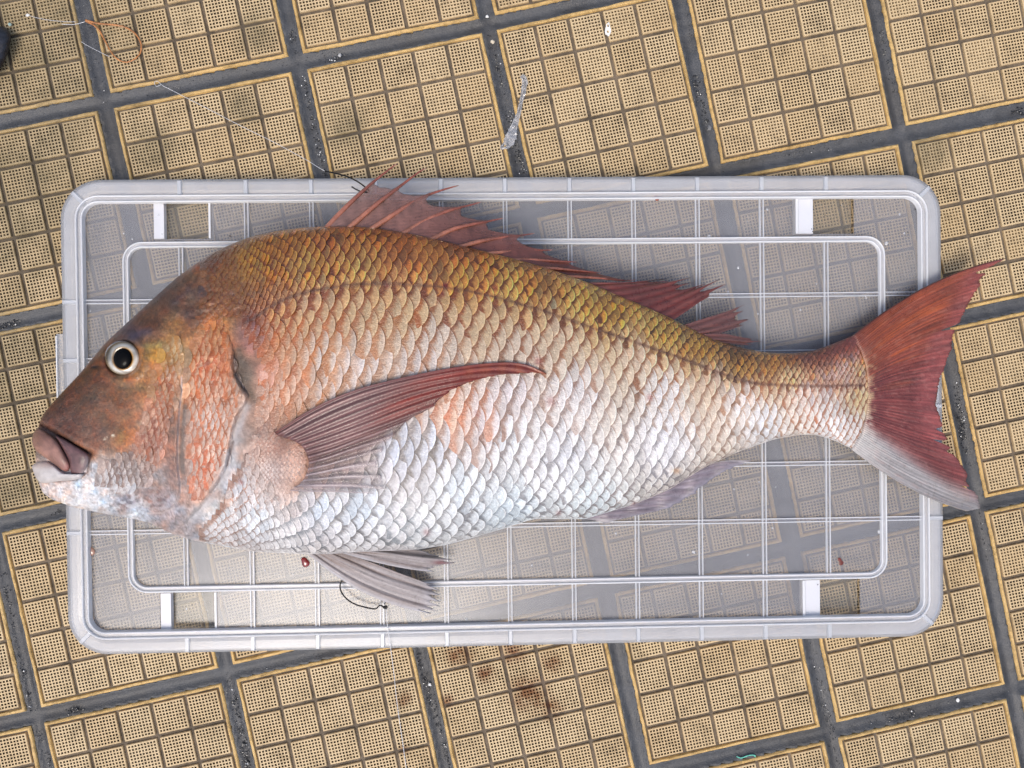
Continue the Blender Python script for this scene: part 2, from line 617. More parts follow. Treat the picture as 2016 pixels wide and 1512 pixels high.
# grout sheet with recessed, rounded joints
gx = np.arange(-0.40, 1.02, 0.0019); gy = np.arange(-0.82, 0.36, 0.0019)
GX, GY = np.meshgrid(gx, gy)
dj = np.full(GX.shape, 1.0)
for (tx, ty, ta) in PLACED:
    c_, s_ = math.cos(ta), math.sin(ta)
    u_ = abs((GX - tx) * c_ + (GY - ty) * s_) - HALF; v_ = abs(-(GX - tx) * s_ + (GY - ty) * c_) - HALF
    dj = np.minimum(dj, np.where((u_ > 0) & (v_ > 0), np.hypot(u_, v_), np.maximum(u_, v_)))
GZ = -0.0041 + 0.0031 * np.clip(1 - dj / 0.0062, 0, 1) ** 2.0
GZ += (fbm(GX * 220, GY * 220, 3) - 0.5) * 0.0007 + (fbm(GX * 40, GY * 40, 5) - 0.5) * 0.0012
GZ = np.minimum(GZ, -0.0011)
GZ[dj < -0.0012] = -0.0075
V = np.stack([GX, GY, GZ], -1).reshape(-1, 3)
Fc = grid_faces(len(gy), len(gx))
# plain surround, so that the ground carries on past the tiles that are modelled
x0, x1, y0, y1 = gx[0], gx[-1], gy[0], gy[-1]; zb = -0.0075; B = 3.0
ring = np.array([(x0, y0, zb - .004), (x1, y0, zb - .004), (x1, y1, zb - .004), (x0, y1, zb - .004), (x0 - B, y0 - B, zb), (x1 + B, y0 - B, zb), (x1 + B, y1 + B, zb), (x0 - B, y1 + B, zb)])
n0 = len(V)
V = np.r_[V, ring]
Fl = Fc.tolist() + [(n0 + k, n0 + 4 + k, n0 + 4 + (k + 1) % 4, n0 + (k + 1) % 4)[::-1] for k in range(4)]
pavement = mesh_obj('pavement', V, Fl, M_GROUT)
tag(pavement, 'dark grey grout bed of the cream non slip tiles', kind='structure')

for (tx, ty, ta) in PLACED:
    t = bpy.data.objects.new('tile', TILES[rt.randrange(5)])
    t.location = (tx, ty, TZ + rt.uniform(-0.0003, 0.0003))
    t.rotation_euler = (rt.gauss(0, 0.002), rt.gauss(0, 0.002), ta)
    link(t, pavement)
    for a in range(5):
        for b2 in range(5):
            o = bpy.data.objects.new('raised_square', PADS[rt.randrange(8)])
            o.location = ((a - 2) * (PAD + GRV), (b2 - 2) * (PAD + GRV), 0)
            o.rotation_euler = (rt.gauss(0, 0.004), rt.gauss(0, 0.004), rt.choice((0, math.pi / 2, math.pi, -math.pi / 2)))
            link(o, t)


# ------------------------------------------------------------------ grit and scraps in the joints
def rock(rg, r, c, sq=0.7):
    """irregular 12-vertex pebble"""
    ph = (1 + 5 ** 0.5) / 2
    P = np.array([(-1, ph, 0), (1, ph, 0), (-1, -ph, 0), (1, -ph, 0), (0, -1, ph), (0, 1, ph), (0, -1, -ph), (0, 1, -ph), (ph, 0, -1), (ph, 0, 1), (-ph, 0, -1), (-ph, 0, 1)]) / 1.9
    P = P * rg.uniform(0.65, 1.25, (12, 1)) * np.array([1, rg.uniform(.6, 1), sq])
    a = rg.uniform(0, 6.28); R = np.array([[math.cos(a), -math.sin(a), 0], [math.sin(a), math.cos(a), 0], [0, 0, 1]])
    return P @ R.T * r + c


ICO = [(0, 11, 5), (0, 5, 1), (0, 1, 7), (0, 7, 10), (0, 10, 11), (1, 5, 9), (5, 11, 4), (11, 10, 2), (10, 7, 6), (7, 1, 8), (3, 9, 4), (3, 4, 2), (3, 2, 6), (3, 6, 8), (3, 8, 9), (4, 9, 5), (2, 4, 11), (6, 2, 10), (8, 6, 7), (9, 8, 1)]
GR = [((0, 647), (45, 633), 60, 1.9), ((128, 1402), (163, 1393), 45, 1.9), ((450, 1330), (490, 1511), 210, 1.7), ((822, 1290), (888, 1511), 230, 1.6),
      ((962, 60), (1030, 340), 150, 1.4), ((1005, 225), (1030, 340), 120, 1.6), ((1735, 60), (1762, 180), 80, 1.5), ((1366, 150), (1392, 240), 110, 1.6), ((1355, 30), (1366, 80), 30, 1.4),
      ((573, 55), (582, 105), 45, 1.4), ((598, 150), (640, 345), 190, 1.5), ((640, 120), (668, 116), 40, 1.5), ((1596, 1265), (1650, 1510), 110, 1.3), ((1882, 740), (1905, 930), 170, 1.7),
      ((1930, 1010), (1990, 1250), 90, 1.3), ((1745, 1420), (1800, 1403), 45, 1.6), ((10, 1180), (60, 1400), 170, 1.6), ((0, 1130), (20, 1230), 90, 1.7), ((1880, 160), (2016, 215), 30, 1.3),
      ((1990, 222), (2012, 218), 20, 2.2), ((75, 1440), (100, 1511), 50, 1.4), ((100, 1012), (122, 1005), 14, 1.6), ((1640, 1440), (1985, 1360), 60, 1.1), ((1412, 334), (1773, 263), 50, 1.1),
      ((204, 201), (962, 48), 70, 1.0), ((442, 1329), (730, 1270), 25, 1.1), ((170, 10), (205, 190), 30, 1.1), ((755, 1190), (800, 1280), 12, 1.2), ((1470, 310), (1530, 300), 25, 1.4)]
V = []; Fc = []; Cc = []
rg = np.random.default_rng(11)
for a, b2, n, r in GR:
    a = np.array(a, float); b2 = np.array(b2, float)
    cl = rg.random(5)
    for k in range(n):
        t = np.clip(rg.choice(cl) + rg.normal(0, 0.13), 0, 1) if rg.random() < 0.65 else rg.random()
        d = (b2 - a) / np.linalg.norm(b2 - a); nn = np.array([-d[1], d[0]])
        p = a + t * (b2 - a) + nn * rg.normal(0, 4.2)
        rr = r * 0.00039 * rg.uniform(0.35, 1.25)
        w = at(p[0], p[1], -0.0028)
        c0 = len(V) * 0
        P = rock(rg, rr, w + (0, 0, rr * 0.3))
        o = len(V) * 12
        V.append(P); Fc += [tuple(o + q for q in f) for f in ICO]
        u = rg.random()
        col = np.array((0.012, 0.012, 0.012)) if u < 0.62 else np.array((0.06, 0.058, 0.055)) if u < 0.84 else np.array((0.26, 0.25, 0.22)) if u < 0.95 else np.array((0.7, 0.7, 0.68))
        Cc.append(np.tile(col * rg.uniform(.7, 1.3), (12, 1)))
g = mesh_obj('grit', np.concatenate(V), Fc, M_GRIT, col=np.concatenate(Cc), smooth=False)
tag(g, 'black and grey sand grains caught in the tile joints', kind='stuff')

STONES = [(669, 110, 5, plain('pale_grey_stone', (.42, .42, .41), .5), 'pale grey stone chip beside black grit in the upper joint near the left'),
          (970, 83, 6, M_CREAM, 'cream pebble in the upright joint at the top centre'),
          (959, 33, 4, M_WHITE, 'tiny white crumb in the joint crossing at the top centre'),
          (1885, 1377, 5, M_WHITE, 'white crumb in the lower right joint'),
          (55, 31, 5, M_WHITE, 'white sliver on the dull tile by the navy object'),
          (846, 1347, 4, M_WHITE, 'white crumb in the gritty joint below the lid'),
          (1396, 252, 6, plain('grey_stone', (0.16, 0.16, 0.16), 0.5), 'dark grey flake in the joint above the lid')]
for x, y, r, mm_, lb in STONES:
    w = at(x, y, 0.0 if y == 31 else -0.002)
    P = rock(rg, r * 0.00039, np.zeros(3), 0.5)
    o = mesh_obj('stone_chip', P, ICO, mm_, smooth=False)
    o.location = w + np.array((0, 0, r * 0.00014))
    tag(o, lb, 'stone', 'loose chips on the tiled ground')

# flat chip of white paint with two holes in it, on the tile above the lid
n = 22
ang = np.linspace(0, 2 * math.pi, n, endpoint=False)
o_ = np.stack([1197 + 5.5 * np.cos(ang) * (1 + .2 * np.sin(3 * ang)), 57.5 + 13 * np.sin(ang) * (1 + .12 * np.cos(5 * ang))], -1)
rowsx = np.array([1197, 1197.0]);
V = [];
for z in (0.0001, 0.0012):
    for q in o_: V.append(at(q[0], q[1], z))
    for hy in (50.5, 62):
        for k in range(8):
            w = 2 * math.pi * k / 8
            V.append(at(1197 + 2.2 * math.cos(w), hy + 3.0 * math.sin(w), z))
import bmesh
bm = bmesh.new()
nv = n + 16
top = [bm.verts.new(v) for v in V[nv:]]
es = []
for lo, hi in ((0, n), (n, n + 8), (n + 8, n + 16)):
    for k in range(lo, hi):
        es.append(bm.edges.new((top[k], top[lo + (k - lo + 1) % (hi - lo)])))
bmesh.ops.triangle_fill(bm, edges=es, use_beauty=True)
ext = bmesh.ops.extrude_face_region(bm, geom=bm.faces[:])
for v in ext['geom']:
    if isinstance(v, bmesh.types.BMVert): v.co.z -= 0.0011
bmesh.ops.recalc_face_normals(bm, faces=bm.faces[:])
me = bpy.data.meshes.new('paint_chip'); bm.to_mesh(me); bm.free(); me.materials.append(M_WHITE)
tag(link(bpy.data.objects.new('paint_chip', me)), 'white paint chip with two holes on a tile at the top', 'paint chip')

# crumpled clear film running from the tile down into the joint
pl = smooth_line([(1027, 148), (1034, 158), (1031, 180), (1026, 200), (1022, 220), (1016, 238), (1010, 255), (1006, 270), (1000, 285), (985, 292)], 46)
wd = np.interp(np.linspace(0, 1, 46), [0, .1, .3, .5, .7, .85, 1], [4, 6, 4, 4, 8, 12, 3])
V = []
for k in range(46):
    t = pl[min(k + 1, 45)] - pl[max(k - 1, 0)]; t /= np.linalg.norm(t); nn = np.array([-t[1], t[0]])
    base = np.interp(k, [0, 22, 28, 45], [0.0012, 0.0012, -0.001, -0.001])
    for s in np.linspace(-1, 1, 7):
        p = pl[k] + nn * s * wd[k] * rg.uniform(.8, 1.15)
        V.append(at(p[0], p[1], base + 0.0022 * vnoise(k * .55, s * 2.3 + 9, 4) + rg.uniform(0, .0006)))
o = mesh_obj('plastic_film', V, grid_faces(46, 7), M_FILM, smooth=False)
md = o.modifiers.new('thickness', 'SOLIDIFY'); md.thickness = 0.00015
tag(o, 'crumpled strip of clear film lying across the joint above the lid', 'plastic film')

# mint thread, brown loop, navy object
pl = smooth_line([(1450, 1489), (1458, 1493), (1466, 1490), (1474, 1487), (1486, 1486), (1487, 1490)], 20)
Vt, Ft = tube(at(pl[:, 0], pl[:, 1], -0.0012), 0.00045, 6)
tag(mesh_obj('thread_scrap', Vt, Ft, M_GREEN), 'short mint green thread in the bottom joint right of centre', 'thread')

loop = np.array([(485, 116), (560, 135), (650, 140), (720, 155), (770, 190), (800, 240), (802, 285), (785, 320), (740, 350), (700, 355), (650, 325), (620, 280), (590, 220), (550, 150), (486, 120)]) * 0.3472
pl = smooth_line(loop, 90)
zz = 0.0012 + 0.002 * vnoise(np.arange(90) * 0.12, np.zeros(90), 8)
Vt, Ft = tube(at(pl[:, 0], pl[:, 1], zz), np.interp(np.arange(90), [0, 4, 40, 60, 89], [.0011, .0008, .0006, .0005, .0007]), 7, flat=0.6)
lo = mesh_obj('strand_loop', Vt, Ft, M_TWINE)
tag(lo, 'orange brown strand tied into a teardrop loop at upper left', 'strand')
for pts, r in (([(168, 42.5), (160, 45), (146, 48.5), (122, 48)], 0.00022), ([(150, 43), (132, 42.7), (105, 41), (75, 36), (55, 30)], 0.00016)):
    pl = smooth_line(pts, 24)
    Vt, Ft = tube(at(pl[:, 0], pl[:, 1], 0.0009), r, 6)
    mesh_obj('frayed_end', Vt, Ft, M_LINE, lo)

nav = np.array([(-40, 48), (0, 54), (6, 54), (13, 58), (19, 66), (21, 74), (18, 90), (15, 102), (9, 118), (2, 132), (-8, 146), (-40, 150)])
cxy = np.array([-14, 96.0]); rings = []
for s, z in ((1.0, 0.0), (1.04, 0.004), (1.0, 0.009), (0.86, 0.0125), (0.6, 0.0145), (0.25, 0.0155)):
    rr = smooth_line(np.r_[nav, nav[:1]], 48, 2)[:-1]
    rings.append(at(cxy[0] + (rr[:, 0] - cxy[0]) * s, cxy[1] + (rr[:, 1] - cxy[1]) * s, z + (fbm(rr[:, 0] * .12, rr[:, 1] * .12 + z * 900, 2) - .5) * .0022))
V = np.concatenate(rings); nn_ = 47; Fc = []
for k in range(5):
    for q in range(nn_):
        Fc.append((k * nn_ + q, k * nn_ + (q + 1) % nn_, (k + 1) * nn_ + (q + 1) % nn_, (k + 1) * nn_ + q))
Fc.append(tuple(5 * nn_ + q for q in range(nn_)))
nv_ = mesh_obj('rubber_toe', V, Fc, M_NAVY)
tag(nv_, 'dark navy rubbery object poking in at the upper left edge', 'rubber object')
P = rock(rg, 0.0016, at(19, 48, 0.0022)); o = mesh_obj('scrap', P, ICO, M_TEAL, smooth=False)
tag(o, 'pale teal scrap touching the tip of the navy object', 'scrap')

# ------------------------------------------------------------------ storage box lid
LZ = 0.0165                                   # panel level
c4 = at([113, 1853, 1866, 130], [352, 340, 1256, 1293], 0.019)[:, :2]
# the plan's corners: rounded corners have their straight edges meet here
ctr = c4.mean(0)
exv = (c4[1] - c4[0]) + (c4[2] - c4[3]); LW = np.linalg.norm(exv) / 2; ang = math.atan2(exv[1], exv[0])
eyv = (c4[0] - c4[3]) + (c4[1] - c4[2]); LH = np.linalg.norm(eyv) / 2
lid = empty('storage_lid', (ctr[0], ctr[1], 0), ang)
tag(lid, 'translucent milky plastic box lid with a ribbed grid under the fish', 'box lid')
ca, sa = math.cos(ang), math.sin(ang)


def to_lid(px, py, z):
    w = np.atleast_2d(at(px, py, z))[:, :2] - ctr
    return np.stack([w[:, 0] * ca + w[:, 1] * sa, -w[:, 0] * sa + w[:, 1] * ca], -1)


def rrect(w, h, r, n=10):
    P = []
    for cx, cy, a0 in ((w - r, h - r, 0), (-w + r, h - r, 90), (-w + r, -h + r, 180), (w - r, -h + r, 270)):
        for k in range(n + 1):
            a = math.radians(a0 + 90 * k / n)
            P.append((cx + r * math.cos(a), cy + r * math.sin(a)))
    return np.array(P)


def sweep(name, prof, w, h, r, material, parent, closed=True):
    """prof: list of (inset, z) swept round a rounded rectangle"""
    V = []; per = None
    for ins, z in prof:
        P = rrect(w - ins, h - ins, max(r - ins, 0.002)); per = len(P)
        V += [(x, y, z) for x, y in P]
    Fc = []; n = len(prof)
    for k in range(n if closed else n - 1):
        for q in range(per):
            a, b2 = k * per, ((k + 1) % n) * per
            Fc.append((a + q, a + (q + 1) % per, b2 + (q + 1) % per, b2 + q))
    o = mesh_obj(name, V, Fc, material, parent, smooth=False)
    return o


W2, H2 = LW / 2, LH / 2
U = 0.00038
R0 = 80 * U
sweep('rim', [(0.0, 0.001), (0.0002, 0.014), (0.0008, 0.0168), (0.0024, 0.0180), (0.0050, 0.0183), (0.0092, 0.0182), (0.0115, 0.0178), (0.0135, 0.0175), (0.0135, 0.0163), (0.0100, 0.0168), (0.0050, 0.0171), (0.0030, 0.0167), (0.0018, 0.014), (0.0016, 0.001)], W2, H2, R0, M_RIM, lid)
for nm, i0 in (('outer_ridge', 34 * U), ):
    for d in (0.0, 0.0042):
        sweep(nm, [(i0 + d, 0.0165), (i0 + d + 0.0002, 0.0212), (i0 + d + 0.0007, 0.0216), (i0 + d + 0.0013, 0.0212), (i0 + d + 0.0016, 0.0165)], W2, H2, R0, M_RIDGE, lid, False)
    sweep('ridge_channel', [(i0 + 0.0016, 0.0197), (i0 + 0.0042, 0.0197), (i0 + .0042, 0.0187), (i0 + 0.0016, 0.0187)], W2, H2, R0, M_RIM, lid)
PIN = 48 * U
# inner frame from its measured corners
i4 = to_lid([243, 1736, 1748, 255], [478, 464, 1140, 1163], LZ)
IC = i4.mean(0); IW = (i4[1, 0] - i4[0, 0] + i4[2, 0] - i4[3, 0]) / 4; IH = (i4[0, 1] - i4[3, 1] + i4[1, 1] - i4[2, 1]) / 4
for d in (0.0, 0.0032):
    o = sweep('inner_ridge', [(d, 0.0160), (d + 0.0002, 0.0192), (d + 0.0007, 0.0195), (d + 0.0012, 0.0192), (d + 0.0014, 0.0160)], IW, IH, 38 * U, M_RIDGE, lid, False)
    o.location = (IC[0], IC[1], 0)
o = sweep('ridge_channel', [(0.0014, 0.0182), (0.0032, 0.0182), (0.0032, 0.0174), (0.0014, 0.0174)], IW, IH, 38 * U, M_RIM, lid)
o.location = (IC[0], IC[1], 0)

# panel: one sheet with four openings for the clips
XI, YI = W2 - PIN, H2 - PIN
SLOT = []
for (xa, ya, xb, yb) in ((300, 398, 416, 470), (1566, 388, 1682, 460), (314, 1168, 428, 1240), (1580, 1142, 1694, 1214)):
    q = to_lid([xa, xb], [ya, yb], LZ)
    SLOT.append((q[:, 0].min(), q[:, 0].max(), q[:, 1].min(), q[:, 1].max()))
xs = sorted({-XI, XI} | {v for s in SLOT for v in s[:2]}); ys = sorted({-YI, YI} | {v for s in SLOT for v in s[2:]})
bm = bmesh.new(); vv = {}
for i, x in enumerate(xs):
    for j, y in enumerate(ys):
        vv[i, j] = bm.verts.new((x, y, LZ))
for i in range(len(xs) - 1):
    for j in range(len(ys) - 1):
        mx, my = (xs[i] + xs[i + 1]) / 2, (ys[j] + ys[j + 1]) / 2
        if any(s[0] < mx < s[1] and s[2] < my < s[3] for s in SLOT):
            continue
        bm.faces.new((vv[i, j], vv[i + 1, j], vv[i + 1, j + 1], vv[i, j + 1]))
for f in bmesh.ops.extrude_face_region(bm, geom=bm.faces[:])['geom']:
    if isinstance(f, bmesh.types.BMVert): f.co.z -= 0.0014
bmesh.ops.recalc_face_normals(bm, faces=bm.faces[:])
me = bpy.data.meshes.new('panel'); bm.to_mesh(me); bm.free(); me.materials.append(M_PANEL)
link(bpy.data.objects.new('panel', me), lid)


def boxv(x0, x1, y0, y1, z0, z1, ch=0.0):
    V = [(x0, y0, z0), (x1, y0, z0), (x1, y1, z0), (x0, y1, z0), (x0 + ch, y0 + ch, z1), (x1 - ch, y0 + ch, z1), (x1 - ch, y1 - ch, z1), (x0 + ch, y1 - ch, z1)]
    Fc = [(3, 2, 1, 0), (4, 5, 6, 7), (0, 1, 5, 4), (1, 2, 6, 5), (2, 3, 7, 6), (3, 0, 4, 7)]
    return V, Fc


def bar(name, x0, x1, y0, y1, z0, z1, material, parent, ch=0.0002):
    V, Fc = boxv(x0, x1, y0, y1, z0, z1, ch)
    return mesh_obj(name, V, Fc, material, parent, smooth=False)


def channel(x0, x1, y0, y1, z0, z1, along):
    """rib with two raised edges and a sunken middle"""
    e = 0.0009
    h = (x1 - x0) if along == 'y' else (y1 - y0)
    prof = [(0, z0), (0.00015, z1), (e, z1), (e + .0001, z1 - 0.0009), (h - e - .0001, z1 - 0.0009), (h - e, z1), (h - 0.00015, z1), (h, z0)]
    V = []
    for s in (0, 1):
        for a, z in prof:
            V.append((x0 + a, y1 if s else y0, z) if along == 'y' else (x1 if s else x0, y0 + a, z))
    n = len(prof); mi = []; Fc = []
    for k in range(n - 1):
        Fc.append((k, k + 1, n + k + 1, n + k)); mi.append(1 if k in (3,) else 0)
    Fc.append(tuple(range(n))); Fc.append(tuple(range(n, 2 * n))); mi += [0, 0]
    return V, Fc, mi


RW = 0.0037
vx = to_lid([352, 484, 612, 740, 868, 993.5, 1121, 1246.5, 1372.5, 1499.5, 1625], [365] * 11, 0.0185)[:, 0]
vx2 = to_lid([370, 498, 626, 753, 880, 1005.5, 1131.5, 1257, 1382, 1507, 1633.5], [1265 - 8] * 11, 0.0185)[:, 0]
vx = (vx + vx2) / 2
hy = to_lid([1600] * 5, [581, 693, 803, 911, 1023], 0.017)[:, 1]
hy2 = to_lid([205] * 5, [594, 709, 822, 935, 1048], 0.017)[:, 1]
hy = (hy + hy2) / 2
iy0, iy1 = IC[1] - IH, IC[1] + IH; ix0, ix1 = IC[0] - IW, IC[0] + IW
FR = 0.0046
for k, x in enumerate(vx):
    spans = [(iy0 + FR, iy1 - FR)]
    if 0 < k < 10:
        spans += [(-YI, iy0), (iy1, YI)]
    for a, c in spans:
        V, Fc, mi = channel(x - RW / 2, x + RW / 2, a, c, 0.0166, 0.0186, 'y')
        mesh_obj('rib', V, Fc, None, lid, smooth=False, mats=[M_RIB, M_PANEL], midx=mi)
    for sgn in (-1, 1):
        ya, yb = sorted((sgn * (H2 - 0.0018), sgn * (H2 - 34 * U)))
        bar('rim_rib', x - RW / 2, x + RW / 2, ya, yb, 0.0180, 0.0199, M_RIMRIB, lid, 0.0006)
for y in hy:
    for a, c in ((ix0 + FR, ix1 - FR), (-XI, ix0), (ix1, XI)):
        V, Fc, mi = channel(a, c, y - RW / 2, y + RW / 2, 0.0166, 0.0185, 'x')
        mesh_obj('rib', V, Fc, None, lid, smooth=False, mats=[M_RIB, M_PANEL], midx=mi)
    for sgn in (-1, 1):
        xa, xb = sorted((sgn * (W2 - 0.0018), sgn * (W2 - 34 * U)))
        bar('rim_rib', xa, xb, y - RW / 2, y + RW / 2, 0.0180, 0.0199, M_RIMRIB, lid, 0.0006)
for sx in (-1, 1):
    for sy in (-1, 1):
        V, Fc = boxv(-0.0085, 0.0065, -RW / 2, RW / 2, 0.0175, 0.0197, 0.0005)
        o = mesh_obj('corner_rib', V, Fc, M_RIMRIB, lid, smooth=False)
        cx, cy = sx * (W2 - R0), sy * (H2 - R0); a = math.atan2(sy, sx); rr = R0 - 22 * U
        o.location = (cx + rr * math.cos(a), cy + rr * math.sin(a), 0); o.rotation_euler = (0, 0, a)
# clip housings in the openings: milky strip, clear window set lower, upright end wall
for k, (xa, xb, ya, yb) in enumerate(SLOT):
    w_ = xb - xa
    cl = bar('clip_window', xa, xb, ya, yb, 0.0098, 0.0110, M_WINDOW, lid, 0.0)
    s0, s1 = (xa + 0.0002, xa + 0.0082) if k in (0, 2) else (xa + 0.0022, xa + 0.0138)
    bar('clip_strip', s0, s1, ya + 0.0002, yb - 0.0002, 0.0112, 0.0158, M_STRIP, cl)
    if k in (0, 2):
        bar('clip_wall', xb - 0.0018, xb, ya, yb, 0.0112, 0.0172, M_RIDGE, cl)
    else:
        bar('clip_wall', xa - 0.0004, xa + 0.0018, ya, yb, 0.0112, 0.0174, M_RIDGE, cl)
# latch tab on the short side by the fish's mouth
q = to_lid([102, 118, 120, 106], [656, 656, 986, 986], 0.012)
bar('latch_tab', -W2 - 0.0058, -W2 + 0.0010, q[2, 1], q[0, 1], 0.0078, 0.0150, M_RIM, lid, 0.0009)
bar('latch_lip', -W2 - 0.0050, -W2 - 0.0036, q[2, 1] + .002, q[0, 1] - .002, 0.0152, 0.0166, M_RIDGE, lid, 0.0003)

# ------------------------------------------------------------------ fish: measured outline and relief
TOP = np.array([(62, 878), (66, 850), (76, 827), (104, 792), (153, 740), (208, 674), (243, 642), (288, 600), (347, 547), (380, 523), (416, 500), (450, 483), (490, 467), (540, 455), (600, 447.5), (650, 445), (700, 446), (740, 449), (780, 455), (830, 464), (880, 476), (930, 489), (980, 501), (1030, 514), (1080, 529), (1130, 546), (1180, 565), (1230, 586), (1280, 608), (1330, 631), (1380, 656), (1420, 673), (1460, 685), (1510, 694), (1560, 696), (1600, 691), (1640, 677), (1680, 660), (1730, 640)], float)
BOT = np.array([(62, 918), (66, 938), (72, 953), (85, 972), (105, 985), (150, 1000), (208, 1012), (260, 1021), (298, 1030), (333, 1049), (370, 1061), (416, 1071), (460, 1079), (503, 1086), (560, 1089), (604, 1091), (650, 1091), (700, 1087), (760, 1084.5), (823, 1082), (882, 1072), (940, 1056), (997, 1039), (1030, 1028), (1053, 1021), (1101, 1022), (1153, 1022), (1205, 1006), (1250, 993), (1316, 965), (1389, 919), (1455, 889), (1524, 865), (1576, 855.5), (1604, 856), (1640, 866), (1680, 885), (1730, 910)], float)
XF0, XF1 = 70.0, 1712.0


def sm_interp(x, P, r=9):
    return sum(np.interp(np.asarray(x, float) + d, P[:, 0], P[:, 1]) * w for d, w in ((-r, .25), (0, .5), (r, .25)))


def y_top(x): return sm_interp(x, TOP)
def y_bot(x): return sm_interp(x, BOT)


def thick(x):
    t = np.interp(x, [62, 80, 110, 160, 240, 350, 500, 700, 900, 1100, 1300, 1450, 1600, 1660, 1712, 1730], [9, 19, 28, 39, 52, 64, 73, 77, 74, 63, 48, 37, 26, 17, 4.5, 4.0])
    return t / 1000


def z_mid(x):
    return np.interp(x, [62, 300, 600, 900, 1100, 1300, 1500, 1650, 1730, 1990], [52, 54, 57.5, 57, 52, 46, 40, 35, 32, 25]) / 1000


OPERC = [(452, 632), (456, 650), (452, 662), (460, 690), (459, 712), (463, 738), (478, 762), (489, 778), (486, 796), (470, 815), (462, 840), (455, 870), (452, 895), (446, 920), (432, 948), (412, 976), (392, 1003), (372, 1022)]
PREOP = [(357, 742), (358, 770), (354, 800), (351, 840), (349, 880), (349, 915), (353, 945), (355, 965), (350, 985), (338, 1002), (318, 1010), (290, 1011)]
LATLINE = [(480, 637), (500, 626), (530, 605), (560, 589), (600, 576), (640, 568), (680, 562), (720, 559), (760, 558), (800, 560), (860, 564), (920, 572), (980, 586), (1040, 603), (1100, 622), (1160, 643), (1220, 664), (1280, 684), (1340, 705), (1400, 728), (1450, 746), (1490, 755), (1530, 758), (1580, 760), (1640, 760), (1700, 758)]
EYE = (243, 706)


def detail(x, y):
    """relief (m) on the upper flank, in measured coordinates"""
    x = np.asarray(x, float); y = np.asarray(y, float)
    h = np.zeros(np.broadcast(x, y).shape)
    d, s, a = seg_dist(x, y, OPERC)
    inside = s > 0                                    # head side
    h = h + np.where(inside, 0.0022 * np.exp(-d / 60) * sstep(0, 7, d), -0.0010 * np.exp(-d / 14)) * sstep(0, .22, a)
    d, s, a = seg_dist(x, y, PREOP)
    h = h + np.where(s > 0, 0.0014 * np.exp(-d / 35) * sstep(0, 3, d), -0.0010 * np.exp(-(d - 3) ** 2 / 60)) * sstep(0, .2, a) * (1 - sstep(.9, 1, a))
    r = np.hypot(x - EYE[0], (y - EYE[1]) * 0.98)
    h = h + 0.0016 * np.exp(-((r - 43) / 8) ** 2) - 0.0050 * (1 - sstep(28, 38, r))
    h = h + 0.0042 * np.exp(-(((x - 575) / 34) ** 2 + ((y - 912) / 52) ** 2) ** 1.5)      # pectoral lobe
    h = h + 0.0020 * np.exp(-(((x - 520) / 45) ** 2 + ((y - 905) / 60) ** 2))
    h = h - 0.0022 * np.exp(-(((x - 188) / 9) ** 2 + ((y - 722) / 4) ** 2))               # nostril
    h = h + 0.0012 * np.exp(-(((x - 300) / 30) ** 2 + ((y - 650) / 12) ** 2))
    d, s, a = seg_dist(x, y, [(84, 838), (118, 858), (150, 878), (180, 893)])             # fold above the jaw
    h = h - 0.0022 * np.exp(-(d / 5) ** 2) + np.where(s < 0, .0014 * np.exp(-((d - 10) / 9) ** 2), -.001 * np.exp(-(d / 20) ** 2))
    d, s, a = seg_dist(x, y, [(72, 948), (110, 948), (150, 944), (172, 930), (180, 893)])
    h = h - 0.0014 * np.exp(-(d / 3.5) ** 2)
    d, s, a = seg_dist(x, y, [(478, 640), (500, 650), (515, 690), (520, 722)])            # bare shoulder plate
    h = h + 0.0012 * np.exp(-(d / 16) ** 2)
    hd = 1 - sstep(470, 520, x)
    h = h + hd * (0.0016 * (fbm(x / 26, y / 26, 21, 4) - .5) + 0.0007 * (fbm(x / 7, y / 7, 22, 3) - .5))
    nape = np.exp(-(((x - 365) / 50) ** 2 + ((y - 590) / 45) ** 2))
    h = h + nape * 0.0035 * (fbm(x / 14, y / 14, 23, 4) - .5)
    jaw = np.exp(-(((x - 250) / 120) ** 2 + ((y - 985) / 35) ** 2))
    h = h + jaw * 0.0012 * (fbm(x / 8, y / 8, 24, 3) - .5)
    return h


def zsurf(x, y, det=True):
    """height of the fish's upper side at measured coordinates"""
    t = y_top(x); b2 = y_bot(x); c = (t + b2) / 2; hh = (b2 - t) / 2
    k = np.clip((c - y) / hh, -1, 1)
    sn = np.sqrt(1 - k * k)
    prof = sn ** 0.86
    z = z_mid(x) + thick(x) / 2 * prof
    if det:
        z = z + detail(x, y) * np.clip(sn * 2.2, 0, 1)
    return z



LLA = np.array(LATLINE, float)


def ref_y(x): return np.interp(x, LLA[:, 0], LLA[:, 1])


# ---- colour of the fish (its own pigment), from colours read off the photograph
def srgb_field(pts, x, y, p=3.2):
    pts = np.asarray(pts, float)
    x = np.asarray(x, float); y = np.asarray(y, float)
    sh = x.shape; x = x.ravel(); y = y.ravel()
    out = np.zeros((len(x), 3)); W = np.zeros(len(x))
    for q in pts:
        d = ((x - q[0]) ** 2 + (y - q[1]) ** 2) + 120
        w = d ** (-p / 2)
        out += w[:, None] * q[2:5]; W += w
    return (out / W[:, None]).reshape(*sh, 3)


